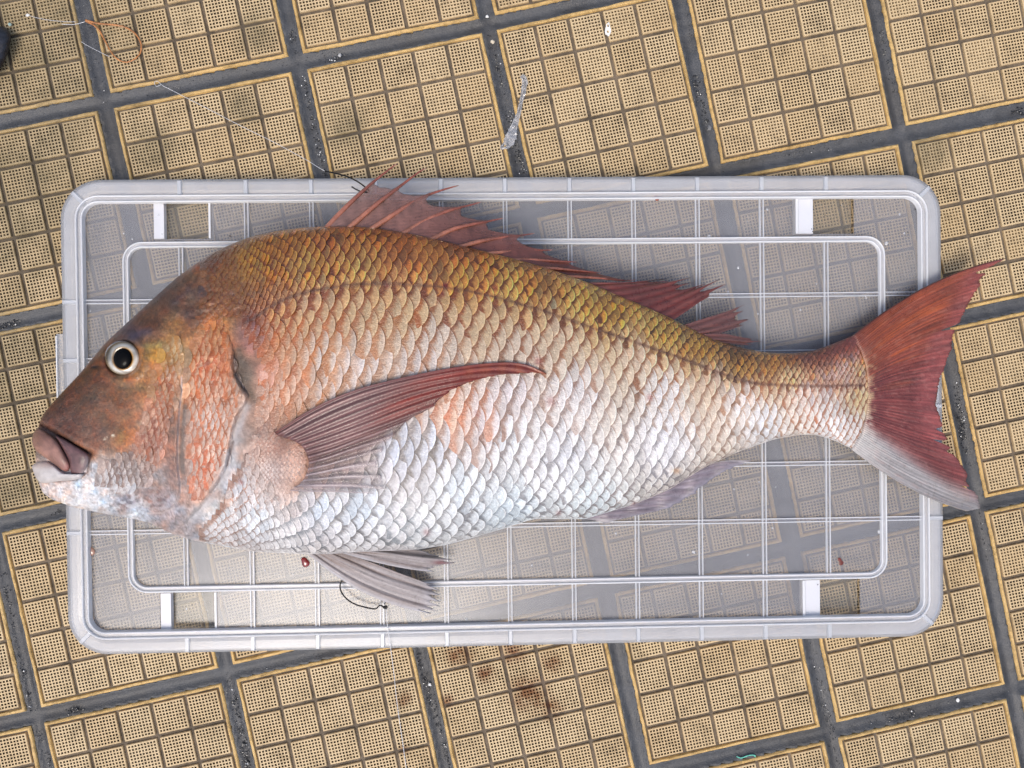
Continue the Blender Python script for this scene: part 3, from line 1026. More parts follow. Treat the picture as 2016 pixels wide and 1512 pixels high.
PALE = [(120, 770, 92, 56, 34), (150, 775, 110, 66, 36), (110, 800, 98, 58, 38), (90, 830, 118, 82, 68), (230, 790, 128, 82, 46), (290, 750, 165, 112, 64), (200, 850, 112, 76, 60), (140, 835, 98, 64, 48), (190, 720, 110, 68, 34), (160, 740, 96, 58, 30),
        (215, 830, 135, 92, 62), (180, 790, 118, 82, 58), (245, 860, 150, 98, 52), (260, 650, 74, 60, 66), (300, 640, 92, 58, 38), (270, 625, 88, 56, 38), (340, 590, 92, 66, 52), (320, 575, 80, 58, 48), (390, 575, 105, 80, 66), (370, 620, 78, 58, 50), (430, 545, 140, 90, 34), (410, 520, 112, 70, 48), (455, 590, 128, 80, 26), (420, 600, 150, 92, 34), (350, 640, 150, 110, 66),
        (310, 700, 178, 138, 60), (300, 730, 165, 112, 68), (340, 690, 195, 165, 120), (330, 740, 205, 165, 135), (300, 830, 200, 152, 124), (270, 880, 168, 118, 92), (250, 930, 172, 160, 156), (220, 945, 186, 180, 178), (310, 940, 160, 140, 132), (320, 880, 180, 132, 112), (345, 850, 150, 108, 88), (340, 930, 150, 116, 104),
        (130, 970, 236, 228, 228), (100, 965, 230, 212, 205), (200, 985, 222, 221, 224), (170, 960, 222, 222, 226), (150, 985, 235, 232, 232), (260, 1015, 220, 216, 216), (230, 960, 180, 178, 180), (250, 990, 140, 122, 124), (310, 985, 140, 110, 106), (330, 1015, 176, 160, 160), (280, 1018, 200, 194, 196), (380, 1045, 172, 166, 170),
        (400, 700, 218, 160, 115), (380, 760, 215, 165, 130), (420, 760, 212, 165, 135), (410, 830, 212, 190, 178), (400, 900, 214, 180, 158), (440, 860, 212, 180, 160), (410, 965, 205, 145, 115), (425, 650, 205, 138, 78), (440, 720, 205, 120, 66),
        (482, 735, 128, 112, 96), (476, 720, 98, 84, 72), (480, 800, 175, 140, 120), (470, 860, 178, 158, 148), (455, 950, 196, 198, 204), (420, 1000, 206, 216, 222), (500, 680, 170, 118, 110), (520, 730, 215, 150, 128), (490, 650, 140, 92, 84), (530, 690, 210, 130, 66), (510, 800, 205, 162, 138),
        (500, 520, 160, 118, 46), (560, 480, 162, 108, 44), (640, 460, 158, 98, 50), (600, 520, 178, 140, 70), (700, 480, 172, 112, 52), (700, 520, 190, 152, 84), (780, 480, 160, 100, 48), (850, 510, 182, 124, 62), (900, 490, 148, 92, 58), (950, 530, 185, 130, 66), (900, 545, 190, 145, 72), (1000, 560, 198, 158, 84), (1050, 545, 170, 120, 60), (1150, 590, 200, 162, 84), (1200, 600, 184, 142, 66), (1300, 650, 188, 150, 76), (1380, 680, 160, 126, 60), (1450, 715, 172, 136, 72), (1520, 715, 160, 118, 62), (1450, 695, 100, 72, 36), (1550, 702, 132, 90, 48), (1620, 700, 150, 98, 66),
        (540, 630, 200, 150, 92), (600, 620, 205, 168, 122), (700, 610, 206, 172, 124), (800, 610, 208, 176, 130), (620, 700, 206, 190, 178), (700, 720, 208, 196, 190), (850, 670, 208, 192, 176), (820, 720, 205, 192, 186), (950, 640, 208, 178, 136), (1000, 690, 214, 194, 172), (1100, 670, 216, 192, 160), (1250, 700, 226, 202, 172), (1400, 745, 226, 200, 172), (1550, 740, 218, 184, 146), (1620, 735, 214, 176, 148),
        (560, 760, 210, 172, 146), (640, 780, 205, 185, 175), (560, 700, 205, 165, 130), (1000, 770, 216, 206, 206), (1120, 770, 226, 220, 218), (1300, 770, 234, 228, 224), (1450, 790, 238, 228, 222), (1580, 790, 236, 220, 208), (1620, 810, 238, 232, 224),
        (850, 870, 196, 202, 214), (780, 880, 186, 192, 206), (880, 830, 214, 176, 150), (940, 830, 218, 205, 205), (700, 1000, 202, 214, 226), (620, 990, 196, 208, 222), (500, 1020, 214, 222, 230), (900, 960, 214, 224, 232), (1100, 900, 224, 226, 232), (1000, 870, 222, 226, 230), (1300, 860, 236, 235, 238), (1500, 830, 238, 238, 240), (1000, 1005, 222, 234, 240), (1150, 985, 226, 236, 238), (700, 1065, 230, 230, 232), (560, 1070, 234, 232, 232), (420, 1050, 225, 222, 222), (850, 1050, 230, 234, 236),
        (580, 900, 190, 136, 112), (590, 940, 200, 150, 124), (525, 880, 188, 150, 132), (545, 850, 120, 78, 60), (530, 930, 198, 180, 174), (600, 900, 186, 140, 118), (560, 830, 158, 100, 56),
        (1660, 730, 226, 194, 174), (1690, 720, 222, 190, 140), (1690, 790, 230, 204, 150), (1680, 840, 232, 222, 212), (1640, 686, 138, 82, 62), (1670, 672, 132, 62, 50), (1695, 680, 146, 78, 60), (1610, 692, 118, 74, 48), (1690, 700, 190, 135, 108), (1665, 865, 226, 222, 218), (1695, 880, 205, 200, 196), (1640, 840, 238, 236, 236)]
PIGM = [(500, 520, 150, 84, 22), (650, 470, 140, 76, 36), (700, 530, 158, 96, 38), (900, 540, 150, 84, 30), (1100, 590, 142, 90, 30), (1300, 650, 122, 88, 32), (1450, 710, 96, 66, 26), (1600, 710, 130, 80, 40),
        (560, 640, 182, 108, 36), (640, 680, 186, 124, 66), (800, 640, 182, 122, 60), (700, 740, 186, 134, 96), (850, 700, 178, 120, 76), (960, 660, 172, 106, 46), (1100, 700, 182, 122, 76), (1300, 730, 190, 134, 88), (1500, 770, 202, 142, 100), (1600, 780, 214, 150, 120),
        (560, 760, 190, 106, 50), (620, 800, 176, 110, 56), (1000, 770, 180, 150, 142), (1150, 780, 188, 156, 148), (1350, 800, 206, 172, 156), (1500, 830, 214, 204, 204),
        (840, 880, 116, 106, 100), (760, 900, 108, 100, 98), (700, 980, 136, 136, 142), (880, 830, 206, 110, 60), (930, 800, 200, 118, 72), (960, 850, 186, 130, 104), (1020, 880, 170, 160, 160), (900, 960, 150, 152, 156), (1100, 920, 152, 150, 156), (1300, 880, 172, 170, 178), (1000, 1010, 172, 184, 194), (600, 1040, 164, 170, 178), (800, 1040, 176, 184, 190), (1000, 940, 160, 158, 162),
        (400, 720, 196, 92, 26), (410, 830, 188, 106, 60), (400, 930, 190, 92, 44), (430, 650, 176, 92, 24), (310, 760, 176, 96, 50), (290, 860, 150, 78, 44), (260, 930, 122, 100, 92), (330, 700, 176, 118, 40), (460, 560, 122, 66, 14), (420, 600, 120, 64, 14), (525, 870, 168, 118, 96), (540, 930, 168, 140, 130)]


def stroke(x, y, poly, w, soft=1.0):
    d, s, a = seg_dist(x, y, poly)
    return np.exp(-(d / w) ** 2) * soft


def accents(x, y, c):
    """markings with a shape of their own (srgb in, srgb out)"""
    def put(m, rgb):
        nonlocal c
        c = c * (1 - m[..., None]) + np.array(rgb, float) * m[..., None]
    nz = fbm(x / 9, y / 9, 31, 3)
    put(stroke(x, y, LATLINE, 3.4) * (0.20 + .75 * nz).clip(0, 1), (84, 50, 32))
    put(stroke(x, y, [(1585, 694), (1620, 688), (1660, 674), (1700, 652)], 20) * sstep(.25, .6, nz) * .75, (126, 64, 50))
    put(stroke(x, y, PREOP, 1.7) * .8, (225, 208, 205))
    put(stroke(x, y, [(364, 800), (360, 850), (358, 900), (360, 930)], 5.5) * .75, (118, 108, 100))
    put(stroke(x, y, [(470, 690), (471, 715), (478, 742), (490, 765), (498, 785)], 9) * .75, (98, 82, 66))
    put(stroke(x, y, [(462, 700), (466, 738), (484, 770)], 3.5) * .7, (60, 44, 38))
    put(stroke(x, y, [(486, 800), (466, 850), (456, 900), (440, 945), (400, 1000), (375, 1022)], 9) * .72, (196, 196, 200))
    put(stroke(x, y, [(459, 870), (453, 895), (447, 918)], 2.2) * .7, (70, 46, 42))
    put(stroke(x, y, [(84, 838), (118, 858), (150, 878), (178, 894)], 2.4) * .8, (48, 26, 22))
    put(stroke(x, y, [(72, 948), (110, 948), (150, 944), (172, 930), (178, 897)], 1.8) * .7, (88, 58, 52))
    put(np.exp(-(((x - 187) / 7) ** 2 + ((y - 723) / 3.0) ** 2)) * .95, (22, 12, 10))
    put(stroke(x, y, [(262, 662), (278, 655), (292, 652)], 8) * .55, (72, 66, 96))
    put(stroke(x, y, [(344, 590), (362, 574), (385, 566), (396, 580)], 9) * .5 * sstep(.35, .6, nz), (70, 48, 52))
    put(np.exp(-(((x - 222) / 36) ** 2 + ((y - 800) / 18) ** 2)) * .4 * sstep(.4, .6, fbm(x / 14, y / 14, 40, 3)), (150, 122, 112))
    put(stroke(x, y, [(205, 865), (212, 858), (224, 857)], 2.6) * sstep(.4, .6, nz), (245, 235, 210))
    for bx, by, br, st in ((877, 562, 5, .8), (872, 578, 4, .7), (975, 567, 5, .6), (1060, 712, 8, .5), (762, 563, 4, .6), (1280, 783, 6, .5), (940, 815, 5, .5), (475, 950, 4, .6), (840, 1048, 7, .3), (1085, 790, 9, .35), (1100, 1010, 5, .3), (714, 458, 4, .8), (1250, 996, 6, .6)):
        put(np.exp(-((x - bx) ** 2 + (y - by) ** 2) / br ** 2) * st, (120, 20, 14))
    put(np.exp(-(((x - 1332) / 8) ** 2 + ((y - 927) / 6) ** 2)) * .5, (235, 170, 110))
    # white slime and abrasion on the lower jaw
    j = np.exp(-(((x - 200) / 130) ** 2 + ((y - 988) / 34) ** 2)) * sstep(.46, .62, fbm(x / 9, y / 6, 33, 4))
    put(j * .8, (232, 234, 238))
    return c


for _t in (PALE, PIGM):
    for _k, _q in enumerate(_t):
        if 480 < _q[0] < 1560 and _q[1] < ref_y(_q[0]) + 10:
            _t[_k] = (_q[0], _q[1], min(250, _q[2] * 1.12 + 4), min(250, _q[3] * 1.12 + 2), _q[4] * 1.0)


def body_colour(x, y):
    c = srgb_field(PALE, x, y)
    n = fbm(x / 24, y / 24, 51, 4)[..., None]; n2 = fbm(x / 5, y / 5, 52, 3)[..., None]
    hd = (1 - sstep(440, 520, x))[..., None]
    dk = np.exp(-(((x - 150) / 90) ** 2 + ((y - 770) / 80) ** 2))[..., None]
    n3 = (fbm(x / 2.6, y / 3.4, 54, 2)[..., None] - .5) * hd
    c = c * (0.80 + .40 * n) * (0.82 + .36 * n2) * (1 + .55 * n3) * (1 - .16 * dk)
    red = (fbm(x / 17, y / 17, 53, 3)[..., None] - .5) * hd
    c = c * (1 + red * np.array([.3, -.05, -.3]))
    lum = c.mean(-1, keepdims=True)
    sat = (1 + .22 * (1 - sstep(420, 520, x)) * (1 - sstep(860, 930, y)))[..., None]
    c = lum + (c - lum) * sat
    return accents(x, y, c)


GAIN = 0.75


def to_alb(c):
    return np.clip(lin(np.clip(c, 0, 255)) * GAIN, 0.002, 0.85)


# ---- body: one continuous surface
fish = empty('fish', tuple(at(880, 760, 0.018)))
tag(fish, 'large red sea bream lying on its side on the translucent lid, head to the left', 'fish')
xs_ = np.r_[XF0 + (np.linspace(0, 1, 14) ** 1.6) * 16, np.arange(88.5, 530, 2.4), np.arange(530, XF1, 6.0)]
na, nb = 190, 40
phi = np.r_[np.linspace(0, math.pi, na), math.pi + np.linspace(0, math.pi, nb + 2)[1:-1]]
X, PH = np.meshgrid(xs_, phi, indexing='ij')
t_ = y_top(X); b_ = y_bot(X); cc = (t_ + b_) / 2; hh = (b_ - t_) / 2
cap = np.clip((X - XF0) / 16, 0, 1); cap = np.sqrt(np.clip(1 - (1 - cap) ** 2, 0.0004, 1))
hh = hh * (0.35 + .65 * cap)
Yp = cc - hh * np.cos(PH)
S = np.sin(PH)
top = PH <= math.pi + 1e-9
zt = z_mid(X) + thick(X) / 2 * cap * np.clip(S, 0, 1) ** 0.86 + detail(X, Yp) * np.clip(S * 2.2, 0, 1) * cap
Wt = at(X, Yp, np.where(top, zt, z_mid(X)))
zb = z_mid(X) - thick(X) / 2 * cap * np.clip(-S, 0, 1) ** 0.86
Wt[..., 2] = np.where(top, Wt[..., 2], np.maximum(zb, 0.0193))
nx, nph = X.shape
Cb = body_colour(X, Yp)
V = Wt.reshape(-1, 3)
Fc = []
i = np.arange(nx - 1)[:, None] * nph; k = np.arange(nph)[None, :]
Fq = np.stack([i + k, i + (k + 1) % nph, i + nph + (k + 1) % nph, i + nph + k], -1).reshape(-1, 4)
Fl = Fq.tolist() + [list(range(nph))[::-1], list((nx - 1) * nph + np.arange(nph))]
body = mesh_obj('body', V, Fl, M_SKIN, col=to_alb(Cb).reshape(-1, 3))
keep_world(body, fish)


def fpart(name, V, Fc, m, col=None, smooth=True, parent=None):
    """fish part given in world coordinates"""
    o = mesh_obj(name, V, Fc, m, col=col, smooth=smooth)
    if parent is None:
        return keep_world(o, fish)
    o.parent = parent
    o.matrix_parent_inverse = parent.matrix_parent_inverse.copy() if False else (parent.matrix_world.inverted())
    return o


# ---- scales
def column_rows(x, pitch, ref, up):
    """row positions (image y) at station x, spaced evenly along the curved flank from y=ref"""
    t = float(y_top(x)); b2 = float(y_bot(x)); c = (t + b2) / 2; h = (b2 - t) / 2
    ph = np.linspace(0.02, math.pi - 0.02, 160)
    y = c - h * np.cos(ph)
    zz = (thick(x) / 2 * np.sin(ph) ** .86) / 0.00036
    s = np.r_[0, np.cumsum(np.hypot(np.diff(y), np.diff(zz)))]
    s0 = np.interp(ref, y, s)
    if up:
        pu = pitch * 0.56
        js = np.arange(-int(s0 // pu), 1)
        return js, np.interp(s0 + js * pu, s, y)
    off = [0.0]; L_ = s[-1] - s0
    while off[-1] < L_:
        off.append(off[-1] + pitch * (0.74 + 0.26 * float(sstep(0, .22, off[-1] / L_)) - 0.50 * float(sstep(.48, .95, off[-1] / L_))))
    off = np.array(off[1:-1])
    return np.arange(1, len(off) + 1), np.interp(s0 + off, s, y)


def pit_y(x): return np.interp(x, [440, 510, 610, 700, 900, 1150, 1350, 1500, 1600, 1720], [18, 21, 32, 36, 36, 30, 25, 21.5, 17, 13])
def pit_x(x): return np.interp(x, [440, 510, 610, 700, 900, 1150, 1350, 1500, 1600, 1720], [16, 18, 26, 28.5, 28, 25, 21, 18, 15, 11])


NA, NB = 9, 11
SCG = grid_faces(NA, NB)
bigs = []; smalls = []
rs = np.random.default_rng(5)
HEADLINE = [(395, 520), (440, 560), (470, 610), (478, 640), (520, 700), (505, 760), (508, 800), (520, 830), (500, 860), (470, 930), (440, 985), (395, 1040), (392, 1080)]


def make_scale(cx, cy, dx, py, slope, pale, pig, size, tilt, lens=1.0, lift=1.0, rim_=.16, web=.2, spot=.8):
    bb = np.linspace(-1, 1, NB)[None, :]; aa = np.linspace(0, 1, NA)[:, None]
    Lr = 0.62 * dx
    amax = Lr * (1 - 0.95 * np.abs(bb) ** 2.3)
    a = -0.62 * dx + (amax + 0.62 * dx) * aa
    a = a + 0 * bb; b_ = (bb + 0 * aa) * py * 1.06
    lean = -0.10
    px = cx + a + lean * b_; pyy = cy + b_ + slope * a
    pyy = np.clip(pyy, y_top(px) + 1.5, y_bot(px) - 1.5)
    z = zsurf(px, pyy)
    rel = (a / dx + 0.62) / 1.24
    k = min(dx, py * 1.2) / 27.0
    z = z + 0.00050 + k * (lift * (0.00120 * rel - 0.00030 * np.abs(bb) ** 2) - 0.00055 * lift ** .5) + k * tilt[0] * 0.0004 * bb * rel + k * tilt[1] * 0.0003 * rel
    P = at(px, pyy, z)
    ab = np.abs(bb)
    cov = np.maximum(Lr * (1 - .95 * ab ** 2.3) - dx, Lr * (1 - .95 * np.abs(ab - .943) ** 2.3) - dx / 2)
    t_ = np.maximum(a - cov, 0) / dx + .10 * (vnoise(px / 2.7, pyy / 2.7, 97) - .5)
    w_ = web * (.55 + spot * np.exp(-(ab / .34) ** 2))
    g = (np.exp(-(np.maximum(t_, 0) / w_) ** 4) * min(1.0, .55 + 2.2 * web))[..., None]
    c = pale[None, None] * (1 - g) + pig[None, None] * g
    rimm = sstep(.90, 1.0, aa) * (1 - np.abs(bb) ** 4)
    c = c * (1 + rim_ * rimm[..., None])
    return P.reshape(-1, 3), c.reshape(-1, 3), px.reshape(-1), pyy.reshape(-1)


cands = []
for up in (True, False):
    x = 402.0; kcol = 0
    while x < 1711:
        dx = float(pit_x(x)) * (0.72 if up else 1.0); p = float(pit_y(x))
        js, ys_ = column_rows(x, p, float(ref_y(max(x, 480))), up)
        js2, ys2 = column_rows(x + 8, float(pit_y(x + 8)), float(ref_y(max(x + 8, 480))), up)
        m2 = dict(zip(js2, ys2))
        for q, (j, y) in enumerate(zip(js, ys_)):
            if (j + kcol) % 2 or len(ys_) < 2: continue
            hi = ys_[q + 1] if q + 1 < len(ys_) else y + (y - ys_[q - 1])
            lo = ys_[q - 1] if q > 0 else y - (hi - y)
            slope = (m2.get(j, y) - y) / 8
            cands.append((x + rs.normal(0, dx * .03), y + rs.normal(0, p * .03), dx, max((hi - lo) / 2, 3.0), np.clip(slope, -.8, .8)))
        x += dx / 2; kcol += 1
cands = np.array(cands)
d, s, a = seg_dist(cands[:, 0], cands[:, 1], HEADLINE)
# keep those behind the shoulder line
keep = np.array([cx > np.interp(cy, [p[1] for p in HEADLINE], [p[0] for p in HEADLINE]) + 4 for cx, cy in cands[:, :2]])
lobe = (((cands[:, 0] - 560) / 60) ** 2 + ((cands[:, 1] - 905) / 62) ** 2) < 1
sc_list = [(c_, 0) for c_ in cands[keep & ~lobe]]
# cheek and gill cover: smaller, upright scales
def hexfill(poly, dx, p, lean, kind):
    poly = np.array(poly, float)
    out = []
    x0, x1 = poly[:, 0].min(), poly[:, 0].max(); y0, y1 = poly[:, 1].min(), poly[:, 1].max()
    k = 0; x = x0
    while x < x1:
        y = y0 - 20 + (p if k % 2 else 0)
        while y < y1 + 20:
            yy = y; xx = x + lean * (y - (y0 + y1) / 2)
            db = seg_dist(np.array([xx]), np.array([yy]), np.r_[poly, poly[:1]])[0][0]
            if in_poly(np.array([xx]), np.array([yy]), poly)[0]:
                out.append((np.array([xx + rs.normal(0, dx * .06), yy + rs.normal(0, p * .08), dx * rs.uniform(.9, 1.1), p * rs.uniform(.92, 1.08), 0.0]), kind + min(.99, db / 12)))
            y += 2 * p
        x += dx / 2; k += 1
    return out
sc_list += hexfill([(372, 700), (400, 640), (440, 625), (452, 660), (458, 715), (460, 740), (484, 778), (462, 830), (452, 890), (435, 935), (408, 975), (378, 985), (368, 940), (366, 860), (362, 780)], 13.5, 16.5, -.10, 1)
sc_list += hexfill([(335, 655), (362, 680), (352, 740), (348, 790), (330, 850), (318, 905), (290, 955), (225, 965), (190, 948), (200, 915), (262, 892), (282, 840), (292, 790), (305, 735)], 12.5, 13.5, -.20, 2)
sc_list += hexfill([(398, 525), (425, 512), (470, 500), (480, 560), (476, 620), (440, 622), (400, 632), (372, 660), (395, 600)], 12, 7.5, -.1, 3)
sc_list += hexfill([(505, 790), (520, 740), (560, 800), (545, 840), (516, 850)], 15, 10, 0, 4)
sc_list += hexfill([(500, 860), (540, 850), (600, 880), (604, 940), (560, 965), (500, 960), (480, 930)], 8.5, 5.0, -.1, 5)
sc_list += hexfill([(480, 930), (500, 960), (560, 965), (600, 960), (560, 1000), (440, 1010), (450, 975)], 12, 8, -.1, 5)
sc_list.sort(key=lambda q: -q[0][0])          # tail first; the order does not matter to the render
allx = np.array([q[0][0] for q in sc_list]); ally = np.array([q[0][1] for q in sc_list])
pale_c = srgb_field(PALE, allx, ally); pig_c = srgb_field(PIGM, allx, ally)
skin_c = body_colour(allx, ally)
n_r = rs.normal(0, 1, (len(sc_list), 3))
patch = fbm(allx / 70, ally / 70, 61, 3)
sizes = np.array([q[0][2] * q[0][3] for q in sc_list])
order = np.argsort(-sizes)
big_set = set(order[:300].tolist())
SV = []; SF = []; SCc = []; off = 0
big_objs = []
for q, (cd, kind) in enumerate(sc_list):
    cx, cy, dx, py, slope = cd
    pale = pale_c[q] * (1 + 0.045 * n_r[q, 0]); pig = pig_c[q] * (1 + .06 * n_r[q, 1])
    gold = float(np.clip((ref_y(cx) + 50 - cy) / 80, 0, 1)) * float(sstep(470, 520, cx))
    pale = pale * (1 + gold * .07 * n_r[q, 2]) * (1 + gold * np.array((.05, 0, -.08)) * n_r[q, 0])
    web, spot = .34, .7
    if kind == 0:
        mid = math.exp(-(((cx - 640) / 230) ** 2 + ((cy - 740) / 130) ** 2) ** 1.5) + .8 * math.exp(-(((cx - 900) / 110) ** 2 + ((cy - 850) / 60) ** 2))
        web = .19 + .17 * min(1, mid); spot = 1.0 + .4 * gold
        up_ = float(1 - sstep(0, 260, cy - ref_y(cx)))
        pig = pig * (1 - up_ * np.array((-.02, .16, .36)))
        pale = pale * (1 + gold * np.array((.05, -.03, -.04)))
        pig = pig * (1 - .22 * (1 - min(1, mid))) * (1 - .15 * gold)
    if kind >= 1:
        fd = kind - int(kind); kind = int(kind)
        pale = skin_c[q] * (1 - fd) + pale * fd; pig = skin_c[q] * (1 - fd) + pig * fd
    # how strongly the scale pocket shows: patchy over the belly
    k = 1.0
    if kind == 0:
        k = np.clip(0.86 + .9 * (patch[q] - .5) + .14 * n_r[q, 2], .4, 1.0)
    pig = pale * (1 - k) + pig * k
    P, c, px, pyy = make_scale(cx, cy, dx, py, slope, pale, pig, 1, n_r[q, :2], 1.0 if kind == 0 else 1.08, 1.0 if kind == 0 else .55, .16 + .26 * gold, web, spot)
    c = accents(px, pyy, c)
    c = c * (0.93 + .14 * fbm(px / 6, pyy / 6, 71, 2))[:, None]
    alb = np.c_[to_alb(c), np.full(len(c), 1 - (.10 + .22 * gold))]
    if q in big_set:
        o = mesh_obj('scale', P, SCG, M_SCALE, col=alb); big_objs.append(keep_world(o, fish))
    else:
        SV.append(P); SF.append(SCG + off); SCc.append(alb); off += len(P)
o = mesh_obj('small_scales', np.concatenate(SV), np.concatenate(SF), M_SCALE, col=np.concatenate(SCc))
keep_world(o, fish); o['kind'] = 'stuff'


# ---- fins
def fin_sheet(name, rays, nl, sub, zf, colf, ext=None, ridge=0.0006, thickn=0.0007, mat_=None, jag=0.0, seed=1, alphaf=None):
    """loft between rays (list of polylines in measured coords); ext(t, k) = how far the web reaches"""
    R = [smooth_line(r, nl, 1) for r in rays]
    n = len(R); rgf = np.random.default_rng(seed)
    cols = []
    for i in range(n - 1):
        for s in range(sub):
            cols.append((i, s / sub))
    cols.append((n - 2, 1.0))
    nc = len(cols)
    px = np.zeros((nc, nl)); py = np.zeros((nc, nl)); rid = np.zeros(nc); tt = np.zeros(nc); EE = np.zeros(nc)
    for c, (i, f) in enumerate(cols):
        P = R[i] * (1 - f) + R[i + 1] * f
        e = ext(i, f) if ext else 1.0
        e = e * (1 + jag * rgf.normal())
        EE[c] = e
        u = np.linspace(0, e, nl); base = np.linspace(0, 1, nl)
        px[c] = np.interp(u, base, P[:, 0]); py[c] = np.interp(u, base, P[:, 1])
        if e > 1:
            dl = P[-1] - P[-2]
            px[c] += np.clip(u - 1, 0, None) * dl[0] * (nl - 1); py[c] += np.clip(u - 1, 0, None) * dl[1] * (nl - 1)
        rid[c] = math.cos(2 * math.pi * f) * .5 + .5
        tt[c] = (i + f) / (n - 1)
    L = np.linspace(0, 1, nl)[None, :] * EE[:, None]
    TT = tt[:, None] + 0 * L; RD = rid[:, None] + 0 * L
    z = zf(px, py, TT, L) + ridge * RD * (1 - .6 * L)
    V = at(px, py, z).reshape(-1, 3)
    C = np.clip(colf(px, py, TT, L, RD), 0, 255)
    A = to_alb(C).reshape(-1, 3)
    al = np.ones(len(A)) if alphaf is None else alphaf(px, py, TT, L, RD).reshape(-1)
    o = fpart(name, V, grid_faces(nc, nl), mat_ or M_FIN, col=np.c_[A, al])
    md = o.modifiers.new('thickness', 'SOLIDIFY'); md.thickness = thickn; md.offset = 0
    return o


def spine(name, pts, r0, parent, zf, c0, c1, nl=26, sharp=1.0):
    P = smooth_line(pts, nl, 2)
    u = np.linspace(0, 1, nl)
    W = at(P[:, 0], P[:, 1], zf(P[:, 0], P[:, 1], u))
    r = r0 * (1 - .82 * u ** 1.3) * np.where(u > .96, .5, 1)
    V, Fc = tube(W, r, 8)
    f = np.repeat(fbm(u * 9, u * 0 + r0 * 9e4, 9, 2), 8)[:, None]; uu = np.repeat(u, 8)[:, None]
    c = np.array(c0) * (1 - uu) + np.array(c1) * uu
    c = c * (.8 + .4 * f)
    tip = sstep(.93, .99, uu)
    c = c * (1 - tip * .6) + np.array((225, 205, 195)) * tip * .6
    return fpart(name, V, Fc, M_SPINE, col=to_alb(c), parent=parent)


bpy.context.view_layer.update()
# dorsal fin, spiny part
DS = [[(640, 452), (672, 416), (718, 372), (760, 338), (783, 321)],
      [(686, 450), (740, 402), (790, 365), (825, 338), (840, 330)],
      [(730, 452), (780, 418), (830, 388), (870, 374), (903, 365)],
      [(790, 462), (840, 432), (885, 413), (925, 404), (949, 397)],
      [(846, 474), (890, 450), (935, 440), (970, 434), (992, 429)],
      [(900, 488), (945, 474), (990, 467), (1030, 463), (1053, 459)],
      [(950, 501), (1000, 495), (1040, 493), (1090, 492)],
      [(1000, 513), (1050, 511), (1095, 514), (1138, 516)],
      [(1050, 528), (1095, 528), (1140, 533), (1184, 537)],
      [(1100, 545), (1145, 545), (1190, 548), (1225, 553), (1252, 551)]]


def z_dorsal(px, py, t, l):
    return z_mid(px) + 0.002 - 0.010 * np.clip(l, 0, 1.2) + 0.0016 * np.sin(px / 31)


def ext_dorsal(i, f):
    a = [.66, .62, .66, .74, .78, .80, .84, .86, .88, .9]
    e0, e1 = a[i], a[min(i + 1, 9)]
    m = e0 * (1 - f) + e1 * f
    dip = [.02, .06, .16, .14, .20, .16, .12, .12, .08][i]
    return m - dip * 4 * f * (1 - f) * .8 + (.16 if f < .001 else 0) * .3


def c_dorsal(px, py, t, l, rd):
    base = np.stack([158 - 44 * t, 122 - 66 * t, 112 - 66 * t], -1)
    st = fbm(px / 5 + l * 3, py / 22, 81, 3)[..., None]
    c = base * (.72 + .5 * st)
    pale_ = sstep(.25, .9, l)[..., None] * (1 - t[..., None]) * .35
    c = c * (1 - pale_) + np.array((160, 128, 122)) * pale_
    edge = sstep(.55, .8, l)[..., None] * .3
    return c * (1 - edge) + np.array((150, 88, 74)) * edge


dorsal = fin_sheet('dorsal_fin', DS, 26, 7, z_dorsal, c_dorsal, ext_dorsal, 0.0003, 0.0005, jag=.012, alphaf=lambda px, py, t, l, rd: .86 - .42 * sstep(.1, .8, l) * (1 - t))
for k, s in enumerate(DS):
    spine('spine', s, [.0020, .0020, .0020, .0019, .0019, .0018, .0016, .0015, .0014, .0013][k], dorsal, lambda px, py, u: z_mid(px) + .0026 - .010 * u, (176, 118, 94), (146, 76, 62))

# dorsal fin, soft part
SR = [[(1140, 556), (1190, 556), (1240, 556), (1292, 551)],
      [(1165, 566), (1220, 562), (1270, 558), (1310, 554)],
      [(1195, 578), (1240, 574), (1300, 562), (1358, 547)],
      [(1225, 592), (1270, 580), (1310, 570), (1362, 556)],
      [(1255, 605), (1290, 590), (1340, 575), (1386, 560)],
      [(1280, 616), (1320, 595), (1370, 572), (1417, 550)],
      [(1300, 624), (1340, 602), (1385, 578), (1431, 558)],
      [(1322, 632), (1350, 614), (1384, 590), (1410, 578)]]
SR2 = [[(1345, 640), (1375, 630), (1420, 617), (1463, 601)],
       [(1360, 648), (1395, 638), (1430, 624), (1462, 612)],
       [(1375, 655), (1410, 648), (1450, 636), (1480, 628)],
       [(1385, 662), (1415, 657), (1450, 645), (1474, 636)]]
SR3 = [[(1385, 658), (1420, 655), (1460, 664), (1488, 668)],
       [(1395, 667), (1430, 668), (1465, 673), (1495, 672)],
       [(1405, 672), (1440, 677), (1470, 680), (1488, 678)]]


def c_soft(px, py, t, l, rd):
    st = fbm(px / 16, py / 3, 82, 3)[..., None]
    c = np.array((112, 48, 38)) * (.66 + .6 * st)
    c = c * (1 - .28 * rd[..., None]) + np.array((170, 128, 124)) * (.28 * rd[..., None])
    e = sstep(.7, 1, l)[..., None]
    return c * (1 - e * .5) + np.array((138, 60, 46)) * e * .5


def soft_ext(i, f):
    return (.95 if i < 2 else .88) - (.10 + .10 * (i % 2)) * 4 * f * (1 - f) + (.12 if f < .01 else 0)


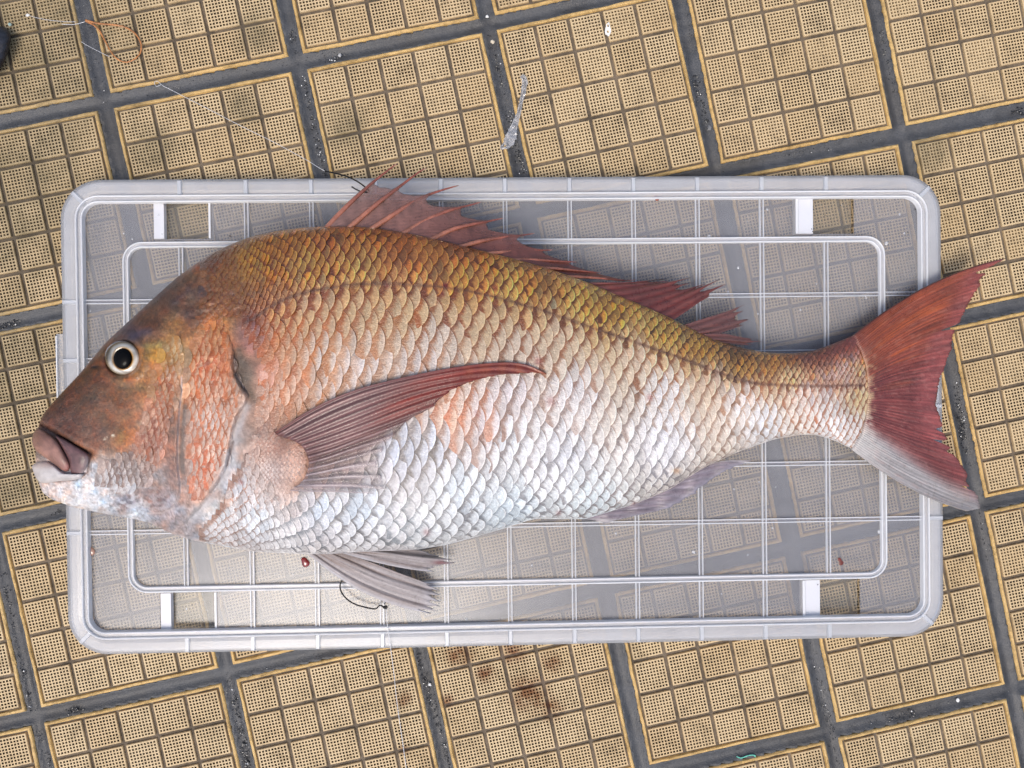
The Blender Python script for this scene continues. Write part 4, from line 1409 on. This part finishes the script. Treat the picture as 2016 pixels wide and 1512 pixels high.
soft = None
for k, (rr, al) in enumerate(((SR, .96), (SR2, .80), (SR3, .88))):
    o = fin_sheet('soft_dorsal_fin', rr, 20, 8, z_dorsal, c_soft if k == 0 else (lambda px, py, t, l, rd: c_soft(px, py, t, l, rd) * .75 + 38), soft_ext, 0.0012, 0.0005, jag=.03, seed=k + 3, alphaf=lambda px, py, t, l, rd, a_=al: a_ - .25 * (1 - rd) * sstep(.5, 1, l))

# tail fin
TE = [(1981, 508), (1962, 518), (1936, 531), (1941, 540), (1928, 548), (1930, 560), (1918, 577), (1905, 600), (1893, 623), (1886, 642), (1874, 660), (1873, 672), (1872, 688), (1863, 706), (1858, 726), (1850, 742), (1847, 757), (1844, 775), (1840, 797), (1848, 815), (1854, 838), (1862, 862), (1869, 880), (1879, 893), (1890, 912), (1900, 928), (1906, 938), (1898, 946), (1912, 962), (1924, 976), (1926, 988), (1932, 998), (1924, 1003), (1902, 1006)]
nr = 62
TEr = resample(np.array(TE, float), nr)
tb = np.linspace(0, 1, nr)
TB = resample(np.array([(1676, 663), (1694, 690), (1704, 720), (1708, 750), (1708, 785), (1704, 820), (1696, 855), (1676, 884)], float), nr)
rays = []
for k in range(nr):
    mid = (TB[k] + TEr[k]) / 2 + np.array([0, -48 + 78 * tb[k]])
    u = np.linspace(0, 1, 12)[:, None]
    rays.append((1 - u) ** 2 * TB[k] + 2 * u * (1 - u) * mid + u ** 2 * TEr[k])


def ext_tail(i, f):
    t = (i + f) / (nr - 1)
    e = 1.0
    for c0, w, dp in ((.300, .007, .17), (.655, .008, .10), (.70, .006, .2), (.735, .012, .07), (.085, .008, .06), (.88, .005, .10)):
        e -= dp * math.exp(-((t - c0) / w) ** 2)
    return e


def c_tail(px, py, t, l, rd):
    st = fbm(t * 260, l * 3 + 0 * t, 83, 3)[..., None]; bl = fbm(px / 40, py / 40, 84, 3)[..., None]
    sp = sstep(.62, .72, fbm(px / 5, py / 5, 85, 3))[..., None]
    up = np.array((146, 70, 42)); md = np.array((124, 60, 54)); wh = np.array((182, 177, 176)); pk = np.array((160, 84, 80))
    a = sstep(.25, .5, t)[..., None]
    c = up * (1 - a) + md * a
    og = (sstep(.5, .75, fbm(t * 46, l * 2.2, 96, 3)) * (1 - sstep(.3, .62, t)) * sstep(.05, .2, l) * (1 - sstep(.7, .9, l)))[..., None]
    c = c * (1 - og * .6) + np.array((176, 84, 30)) * og * .6
    e = sstep(.72, .95, l + .12 * (t > .3) * (t < .7))[..., None]
    c = c * (1 - e * .75) + pk * e * .75
    c = c * (.66 + .68 * st) * (.85 + .3 * bl)
    w = sstep(.765, .90, t - .06 * sstep(.2, .9, l) + .05 * (1 - l))[..., None]
    c = c * (1 - w) + wh * (.70 + .42 * st) * w
    basec = srgb_field(PALE, np.minimum(px, 1712), py)
    b_ = (1 - sstep(.0, .11 + .26 * sstep(.72, .86, t)[...], l + .22 * (fbm(px / 6, py / 6, 95, 3) - .5)))[..., None]
    c = c * (1 - b_ * .8) + basec * b_ * .8
    c = c * (1 - .22 * sp) + np.array((206, 160, 148)) * .22 * sp
    rdg = rd[..., None] * (1 - w)
    c = c * (1 - .10 * rdg) + np.array((60, 20, 16)) * .10 * rdg
    et = np.exp(-(t / .012) ** 2)[..., None]
    return c * (1 - .6 * et) + np.array((58, 30, 28)) * .6 * et


def z_tail(px, py, t, l):
    b_ = 4 * t * (1 - t)
    root = z_mid(np.minimum(px, 1712)) + .0012 + .5 * thick(np.minimum(px, 1700)) * .75 * b_ * (1 - sstep(0, .35, l))
    return root * (1 - l) + l * .0275 + .0014 * np.sin(t * 9 + l * 4) + .0006 * np.sin(t * 45) * l


tail = fin_sheet('tail_fin', rays, 30, 4, z_tail, c_tail, ext_tail, 0.0004, 0.0011, jag=.006, seed=9, alphaf=lambda px, py, t, l, rd: 1 - .22 * sstep(.74, .9, t) * sstep(.3, .9, l))

# anal fin
AR = [[(1140, 1020), (1158, 1022), (1180, 1026), (1197, 1030)],
      [(1150, 1018), (1180, 1019), (1210, 1020), (1240, 1018)],
      [(1185, 1010), (1225, 1008), (1270, 1006), (1308, 1004)],
      [(1215, 1000), (1255, 996), (1290, 995), (1326, 999)],
      [(1245, 990), (1280, 984), (1315, 984), (1345, 990)],
      [(1275, 980), (1310, 970), (1345, 968), (1374, 972)],
      [(1305, 966), (1340, 954), (1370, 950), (1396, 952)],
      [(1335, 950), (1365, 938), (1395, 934), (1420, 934)],
      [(1362, 934), (1390, 922), (1420, 918), (1444, 924)],
      [(1385, 922), (1410, 912), (1440, 910), (1464, 914)],
      [(1386, 918), (1420, 907), (1450, 905), (1482, 907)]]


def z_anal(px, py, t, l):
    return z_mid(px) - .002 - .004 * l + .001 * np.sin(px / 9)


def c_anal(px, py, t, l, rd):
    st = fbm(px / 14, py / 3, 86, 3)[..., None]
    c = np.array((164, 154, 164)) * (.62 + .6 * st)
    c = c * (1 - .4 * rd[..., None]) + np.array((120, 102, 110)) * .4 * rd[..., None]
    e = sstep(.7, 1, l)[..., None]
    c = c * (1 - e * .6) + np.array((190, 190, 206)) * e * .6
    e2 = sstep(.85, 1, t)[..., None] + (1 - sstep(.05, .12, t))[..., None]
    return c * (1 - .7 * e2) + np.array((196, 190, 190)) * .7 * e2


fin_sheet('anal_fin', AR, 18, 6, z_anal, c_anal, lambda i, f: .96 - .05 * 4 * f * (1 - f), 0.0010, 0.0006, jag=.02, seed=12, alphaf=lambda px, py, t, l, rd: .96 - .2 * sstep(.5, 1, l))

# pelvic fins
P1 = [[(604, 1088), (650, 1126), (710, 1165), (780, 1193), (846, 1207)],
      [(610, 1088), (660, 1124), (720, 1158), (790, 1184), (860, 1203)],
      [(618, 1086), (670, 1120), (735, 1152), (800, 1176), (869, 1194)],
      [(628, 1086), (690, 1120), (750, 1148), (810, 1166), (866, 1184)],
      [(640, 1085), (700, 1112), (760, 1140), (820, 1158), (869, 1172)],
      [(650, 1085), (710, 1108), (770, 1132), (820, 1148), (866, 1162)],
      [(662, 1085), (725, 1104), (775, 1124), (820, 1140), (850, 1152)]]
P2 = [[(664, 1085), (720, 1102), (780, 1116), (830, 1124), (858, 1125)],
      [(672, 1084), (730, 1096), (790, 1108), (830, 1116), (850, 1119)],
      [(680, 1083), (740, 1092), (800, 1102), (850, 1110), (893, 1108)],
      [(688, 1082), (750, 1087), (800, 1094), (850, 1100), (886, 1101)],
      [(696, 1081), (760, 1083), (800, 1086), (840, 1092), (864, 1095)],
      [(704, 1080), (760, 1080), (800, 1081), (825, 1083), (842, 1088)]]


def z_pel(px, py, t, l):
    return np.maximum(.052 - .026 * np.clip(l, 0, 1) ** .7, .0225) + .001 * np.sin(t * 14)


def c_pel(px, py, t, l, rd):
    st = fbm(t * 30 + l * 2, l * 5, 87, 3)[..., None]
    c = np.array((178, 168, 166)) * (.74 + .42 * st)
    w = sstep(.42, .62, fbm(t * 12 + 3, l * 1.6, 88, 2))[..., None]
    c = c * (1 - .5 * w) + np.array((128, 106, 94)) * .5 * w
    ed = (1 - sstep(.02, .2, t))[..., None]
    c = c * (1 - .7 * ed) + np.array((205, 204, 210)) * .7 * ed
    tip = sstep(.8, 1, l)[..., None]
    c = c * (1 - .6 * tip) + np.array((206, 206, 216)) * .6 * tip
    c = c * (1 - .25 * rd[..., None]) + np.array((216, 210, 210)) * .25 * rd[..., None]
    bl = np.exp(-(((px - 868) / 14) ** 2 + ((py - 1107) / 4) ** 2))[..., None]
    return c * (1 - .7 * bl) + np.array((110, 40, 40)) * .7 * bl


fin_sheet('pelvic_fin', P1, 26, 8, z_pel, c_pel, lambda i, f: 1 - .09 * 4 * f * (1 - f), .0008, .0008, jag=.012, seed=14, alphaf=lambda px, py, t, l, rd: .97 - .25 * sstep(.3, 1, t) * sstep(.6, 1, l))
fin_sheet('pelvic_fin', P2, 24, 8, lambda px, py, t, l: z_pel(px, py, t, l) + .004, c_pel, lambda i, f: 1 - .07 * 4 * f * (1 - f), .0008, .0007, jag=.012, seed=15, alphaf=lambda px, py, t, l, rd: .93 - .2 * sstep(.6, 1, l))

# pectoral fin, lying along the flank
PC = [[(540, 852), (620, 800), (700, 766), (780, 746), (880, 725), (960, 714), (1030, 713), (1078, 736)],
      [(546, 857), (630, 808), (710, 776), (790, 753), (880, 734), (960, 722), (1020, 722), (1058, 736)],
      [(560, 862), (640, 822), (720, 788), (800, 762), (880, 745), (950, 734), (1000, 736)],
      [(574, 866), (650, 834), (730, 802), (800, 776), (870, 758), (940, 747)],
      [(586, 872), (660, 846), (730, 818), (800, 790), (860, 772), (900, 762)],
      [(596, 880), (660, 858), (720, 836), (780, 812), (840, 790), (872, 780)],
      [(602, 890), (660, 872), (720, 850), (770, 832), (820, 812), (850, 802)],
      [(606, 900), (650, 888), (700, 868), (750, 850), (800, 830)],
      [(608, 912), (650, 900), (700, 882), (740, 870), (775, 858)],
      [(606, 924), (650, 914), (690, 902), (720, 894), (752, 884)],
      [(602, 936), (640, 928), (680, 920), (710, 916), (742, 912)],
      [(596, 946), (640, 942), (680, 938), (715, 938), (750, 940)],
      [(586, 956), (630, 956), (670, 956), (710, 958), (756, 962)],
      [(570, 966), (610, 968), (650, 968), (690, 970), (735, 972)]]


def z_pec(px, py, t, l):
    lift = .0016 + .0030 * np.exp(-((l - .35) / .3) ** 2) * (1 - t) + .0016 * np.exp(-(l / .12) ** 2) + .0006 * t
    return zsurf(px, py, False) + detail(px, py) * .5 + lift + .0010


def c_pec(px, py, t, l, rd):
    st = fbm(t * 40, l * 3.0, 89, 3)[..., None]
    a = np.array((122, 84, 80)); rdc = np.array((132, 50, 36)); lo = np.array((166, 146, 148))
    f1 = sstep(.38, .75, l)[..., None] * (1 - sstep(.3, .6, t))[..., None]
    f2 = sstep(.5, .85, t)[..., None]
    c = a * (1 - f1) + rdc * f1
    c = c * (1 - f2) + lo * f2
    c = c * (.62 + .72 * st)
    ed = np.exp(-(t / .03) ** 2)[..., None]
    c = c * (1 - .55 * ed) + np.array((118, 52, 50)) * .55 * ed
    hl = (rd ** 4)[..., None] * sstep(.3, .8, t)[..., None]
    c = c * (1 - .45 * hl) + np.array((206, 198, 206)) * .45 * hl
    bars = (sstep(.35, .6, np.sin(px / 5.2) * .5 + .5) * sstep(880, 930, px) * (1 - sstep(.1, .3, t)))[..., None]
    c = c * (1 - .35 * bars) + np.array((176, 96, 48)) * .35 * bars
    tip = sstep(1040, 1075, px)[..., None]
    return c * (1 - .6 * tip) + np.array((190, 130, 90)) * .6 * tip


fin_sheet('pectoral_fin', PC, 40, 8, z_pec, c_pec, lambda i, f: 1 - .012 * 4 * f * (1 - f), .0011, .0004, jag=.012, seed=16, alphaf=lambda px, py, t, l, rd: (1 - .74 * sstep(.42, .72, t) * (1 - .55 * rd ** 3) - .25 * sstep(.6, .95, l) * sstep(.15, .4, t)).clip(.12, 1))

# ---- lips and jaw plates
def slab(name, poly, zc, hgt, m, colf, seed=0, k=34, parent=None, edge=.5):
    """pillow-shaped plate with the given outline: rises hgt above its edge height zc"""
    O = smooth_line(np.r_[poly, poly[:1]], k + 1, 2)[:-1]
    c = O.mean(0)
    px = []; py = []; zz = []
    ss = np.array([1.0, .96, .86, .7, .5, .28, .08])
    for s in ss:
        px.append(c[0] + (O[:, 0] - c[0]) * s); py.append(c[1] + (O[:, 1] - c[1]) * s)
    px = np.array(px); py = np.array(py)
    zt = (zsurf(px, py, False) if zc is None else zc) + 0 * px
    zt = zt + (hgt * (1 - ss ** 3.0) ** edge)[:, None] - (.0015 * (ss >= .99))[:, None]
    V = at(px, py, zt)
    lowr = V[0].copy(); lowr[:, 2] -= .012
    V = np.r_[lowr[None], V].reshape(-1, 3)
    n = len(O); Fc = []
    for r in range(len(ss)):
        for q in range(n):
            Fc.append((r * n + q, r * n + (q + 1) % n, (r + 1) * n + (q + 1) % n, (r + 1) * n + q))
    Fc.append(tuple(len(ss) * n + q for q in range(n)))
    Fc.append(tuple(range(n))[::-1])
    pxa = np.r_[px[:1], px].ravel(); pya = np.r_[py[:1], py].ravel()
    return fpart(name, V, Fc, m, col=to_alb(colf(pxa, pya)), parent=parent)


def c_up(x, y):
    n = fbm(x / 9, y / 9, 90, 3)[:, None]
    c = np.array((165, 122, 108)) * (.75 + .45 * n)
    d = np.exp(-(((x - 92) / 22) ** 2 + ((y - 858) / 14) ** 2))[:, None] * .6
    c = c * (1 - d) + np.array((112, 74, 62)) * d
    t = np.exp(-(((x - 136) / 12) ** 2 + ((y - 922) / 10) ** 2))[:, None] * .7
    return c * (1 - t) + np.array((176, 112, 108)) * t


def c_max(x, y):
    n = fbm(x / 7, y / 7, 91, 3)[:, None]
    c = np.array((118, 84, 84)) * (.65 + .6 * n)
    w = (np.exp(-(seg_dist(x, y, [(176, 900), (170, 925), (158, 938)])[0] / 6) ** 2) * .75)[:, None]
    return c * (1 - w) + np.array((208, 200, 200)) * w


def c_low(x, y):
    n = fbm(x / 12, y / 12, 92, 3)[:, None]
    c = np.array((214, 208, 206)) * (.86 + .22 * n)
    d = np.exp(-(((x - 92) / 30) ** 2 + ((y - 914) / 8) ** 2))[:, None] * .6
    return c * (1 - d) + np.array((176, 142, 128)) * d


slab('upper_lip', np.array([(74, 842), (92, 850), (112, 866), (122, 884), (134, 904), (140, 922), (132, 932), (118, 924), (100, 908), (80, 896), (66, 882), (62, 866), (66, 850)], float), None, .0062, M_LIP, c_up)
slab('jaw_plate', np.array([(108, 856), (130, 866), (152, 880), (174, 893), (175, 906), (170, 925), (158, 938), (142, 942), (138, 926), (136, 906), (124, 884)], float), None, .0040, M_LIP, c_max)
slab('lower_lip', np.array([(62, 918), (70, 910), (90, 907), (106, 914), (120, 928), (140, 936), (160, 934), (168, 932), (160, 943), (140, 946), (110, 948), (86, 953), (72, 947)], float), None, .0052, M_LIP, c_low)

# ---- eye
def disc_stack(name, rings, m, colr, cx, cy, parent=None, n=40, mot=0.0):
    """rings: (rx, ry, z, dx, dy)"""
    V = []; C = []
    for k, (rx, ry, z, ox, oy) in enumerate(rings):
        a = np.linspace(0, 2 * math.pi, n, endpoint=False)
        V.append(at(cx + ox + rx * np.cos(a), cy + oy + ry * np.sin(a), z + 0 * a))
        cc_ = np.tile(np.array(colr[k], float), (n, 1))
        if mot: cc_ *= (1 + mot * (vnoise(np.cos(a) * 2.6 + k * .7, np.sin(a) * 2.6 + 7, 41) - .62) + .13 * np.cos(a - .6))[:, None]
        C.append(cc_)
    V = np.concatenate(V); Fc = []
    for r in range(len(rings) - 1):
        for q in range(n):
            Fc.append((r * n + q, r * n + (q + 1) % n, (r + 1) * n + (q + 1) % n, (r + 1) * n + q))
    Fc.append(tuple((len(rings) - 1) * n + q for q in range(n)))
    return fpart(name, V, Fc, m, col=to_alb(np.concatenate(C)), parent=parent)


ez = float(zsurf(np.array([243.0]), np.array([706.0]), False)[0])
m, nt, b = mat('eye_surface'); M_EYE = m
a = N(nt, 'ShaderNodeVertexColor', layer_name='Col'); nt.links.new(a.outputs[0], b.inputs['Base Color'])
b.inputs['Roughness'].default_value = .18; b.inputs['Coat Weight'].default_value = 1; b.inputs['Coat Roughness'].default_value = .03
eye = disc_stack('eye', [(38, 37, ez - .0065, 0, 0), (36, 35, ez - .0030, 0, 0), (33.5, 33, ez - .0008, 0, 0), (30, 29.5, ez + .0006, 0, 0), (26, 26, ez + .0014, 0, 0), (22.5, 24, ez + .0018, -1, 0), (20, 21.5, ez + .0019, -1.5, 0), (18, 20.5, ez + .0016, -1.5, 0)],
                 M_EYE, [(40, 26, 14), (52, 38, 20), (108, 90, 66), (180, 172, 158), (212, 208, 200), (206, 194, 170), (180, 130, 50), (100, 62, 18)], EYE[0], EYE[1], mot=.55)
bpy.context.view_layer.update()
M_PUPIL = plain('pupil', (.003, .003, .0035), .06, 0, 0, .1, 200, .08)
disc_stack('pupil', [(18, 20, ez + .0014, -1.5, 0), (17.5, 19.5, ez + .0024, -1.5, 0), (14, 16, ez + .0032, -1.5, 0), (8, 9, ez + .0037, -1.5, 0), (2, 2, ez + .0039, -1.5, 0)], M_PUPIL, [(4, 4, 5)] * 5, EYE[0], EYE[1], parent=eye)

# ------------------------------------------------------------------ hooks and lines
def wire(name, pts, z, r, m, n=60, parent=None, it=2):
    pl = smooth_line(pts, n, it)
    zz = np.interp(np.linspace(0, 1, n), np.linspace(0, 1, len(z)), z)
    V, Fc = tube(at(pl[:, 0], pl[:, 1], zz), r, 7)
    o = mesh_obj(name, V, Fc, m)
    if parent is not None:
        o.parent = parent; o.matrix_parent_inverse = parent.matrix_world.inverted()
    return o


hk = wire('fishing_hook', [(690, 1150), (683, 1141), (676, 1140), (670, 1148), (669, 1158), (674, 1170), (685, 1182), (699, 1190), (714, 1194.5), (732, 1198.5), (741, 1199), (745, 1193), (750, 1191.5), (756, 1196), (761, 1196)], [.026, .025, .024, .0225, .0222], .00058, M_HOOK, 80)
tag(hk, 'black wire fish hook on the lid below the pelvic fins', 'fish hook', 'black hooks tied to clear line')
wire('eye_knot', [(754, 1194), (758, 1198), (762, 1196), (760, 1193), (756, 1195)], [.0232, .0236], .0008, M_HOOK, 20, hk)
hk = wire('fishing_hook', [(640, 337), (656, 340), (674, 344.6), (688, 349), (699, 354.6), (711, 362), (720, 369), (727, 375), (727, 378), (722, 379), (709, 377), (700, 372.5), (692, 367.5)], [.0215, .027, .034, .047, .054, .0555], .00055, M_HOOK, 80)
tag(hk, 'black fish hook caught on the front spine of the dorsal fin', 'fish hook', 'black hooks tied to clear line')
ln = wire('fishing_line', [(760, 1199), (762, 1228), (767, 1262), (771, 1290), (776, 1330), (781, 1380), (788, 1430), (794, 1470), (802, 1530)], [.0228, .0222, .019, .006, .002, .0014, .0012], .00026, M_LINE, 70)
tag(ln, 'clear nylon line running down from the lower hook to the bottom edge', 'fishing line')
ln = wire('fishing_line', [(640, 337), (632, 333), (604, 315), (560, 291), (528, 274), (490, 256), (451, 236), (405, 212), (364, 191), (335, 176), (318, 168), (310, 158), (302, 162), (308, 172), (318, 166)], [.0215, .012, .003, .0016, .0014, .0012], .00019, M_LINE, 120)
tag(ln, 'thin clear line curling away up left from the upper hook', 'fishing line')
ln = wire('fishing_line', [(160, 82), (172, 90), (190, 99), (204, 106), (216, 112)], [.0014, .0006, .0010], .00017, M_LINE, 30)
tag(ln, 'thin clear line crossing the joint below the brown loop', 'fishing line')


# ------------------------------------------------------------------ drops and specks on the lid
def drop(name, x, y, r, z, m, sq=.35, n=14, lump=.12, seed=0):
    rg2 = np.random.default_rng(seed); V = []; Fc = []
    a = np.linspace(0, 2 * math.pi, n, endpoint=False); wob = 1 + lump * np.sin(a * 2 + rg2.uniform(0, 6)) + lump * .5 * np.sin(a * 3 + rg2.uniform(0, 6))
    cen = at(x, y, z); rr = r * U
    for e in (0, .35, .65, .88):
        h = math.sin(math.acos(1 - e)) if e < 1 else 1
        rad = rr * math.sqrt(max(0, 1 - e * e))
        for k in range(n): V.append(cen + np.array((rad * wob[k] * math.cos(a[k]), rad * wob[k] * math.sin(a[k]), rr * sq * e)))
    V.append(cen + np.array((0, 0, rr * sq)))
    for r_ in range(3):
        for k in range(n): Fc.append((r_ * n + k, r_ * n + (k + 1) % n, (r_ + 1) * n + (k + 1) % n, (r_ + 1) * n + k))
    for k in range(n): Fc.append((3 * n + k, 3 * n + (k + 1) % n, 4 * n))
    Fc.append(tuple(range(n))[::-1])
    if name is None: return V, Fc
    return mesh_obj(name, V, Fc, m)


tag(drop('blood_drop', 601, 1107, 9, LZ + .0001, M_BLOOD, .4, lump=.2), 'bright red blood drop on the lid beside the pelvic fins', 'blood drop')
tag(drop('blood_drop', 178, 1085, 9.5, LZ + .0001, M_PINKDROP, .35, lump=.14), 'pinkish brown watery drop at the left of the lid', 'blood drop')
tag(drop('blood_drop', 1293, 390, 5, LZ + .0026, plain('dried_blood', (.22, .05, .02), .4), .3, lump=.25), 'tiny rust coloured crumb on the upper ridge of the lid', 'blood drop')
tag(drop('blood_drop', 1655, 1106, 6, LZ + .0001, plain('dried_blood_smear', (.16, .03, .02), .4), .15, lump=.4), 'small dark red smear on the lower right of the lid', 'blood drop')
V = []; Fc = []; rg = np.random.default_rng(77); off = 0
for k in range(120):
    x, y = rg.uniform(170, 1800), rg.uniform(395, 1225)
    if y_top(min(max(x, 62), 1730)) - 25 < y < y_bot(min(max(x, 62), 1730)) + 25 and 60 < x < 1720: continue
    a, f = drop(None, x, y, rg.uniform(.8, 2.6) * (1.8 if rg.random() < .1 else 1), LZ + .0001, None, .45, 8, .15, k)
    V += a; Fc += [tuple(off + q for q in t) for t in f]; off += len(a)
tag(mesh_obj('water_drops', V, Fc, M_WATER), 'small clear water drops scattered over the lid', kind='stuff')
V = []; Fc = []; off = 0
for x, y in [(447, 433), (453, 465), (487, 417), (346, 473), (1654, 404), (1598, 451), (1600, 456), (1609, 404), (1628, 455), (1638, 457), (1625, 424), (1788, 458), (1738, 538), (1862 - 60, 412), (939, 1218), (1008, 1145), (1115, 1237), (620, 1160), (1610, 1151), (1446, 1001), (1765, 1159), (1385, 1062), (1140, 1230), (863, 420)]:
    P = rock(rg, rg.uniform(.8, 2.0) * U, at(x, y, LZ + .0003), .5)
    V.append(P); Fc += [tuple(off + q for q in t) for t in ICO]; off += 12
tag(mesh_obj('specks', np.concatenate(V), Fc, M_BLACKSPECK, smooth=False), 'tiny black specks of dirt on the lid', kind='stuff')
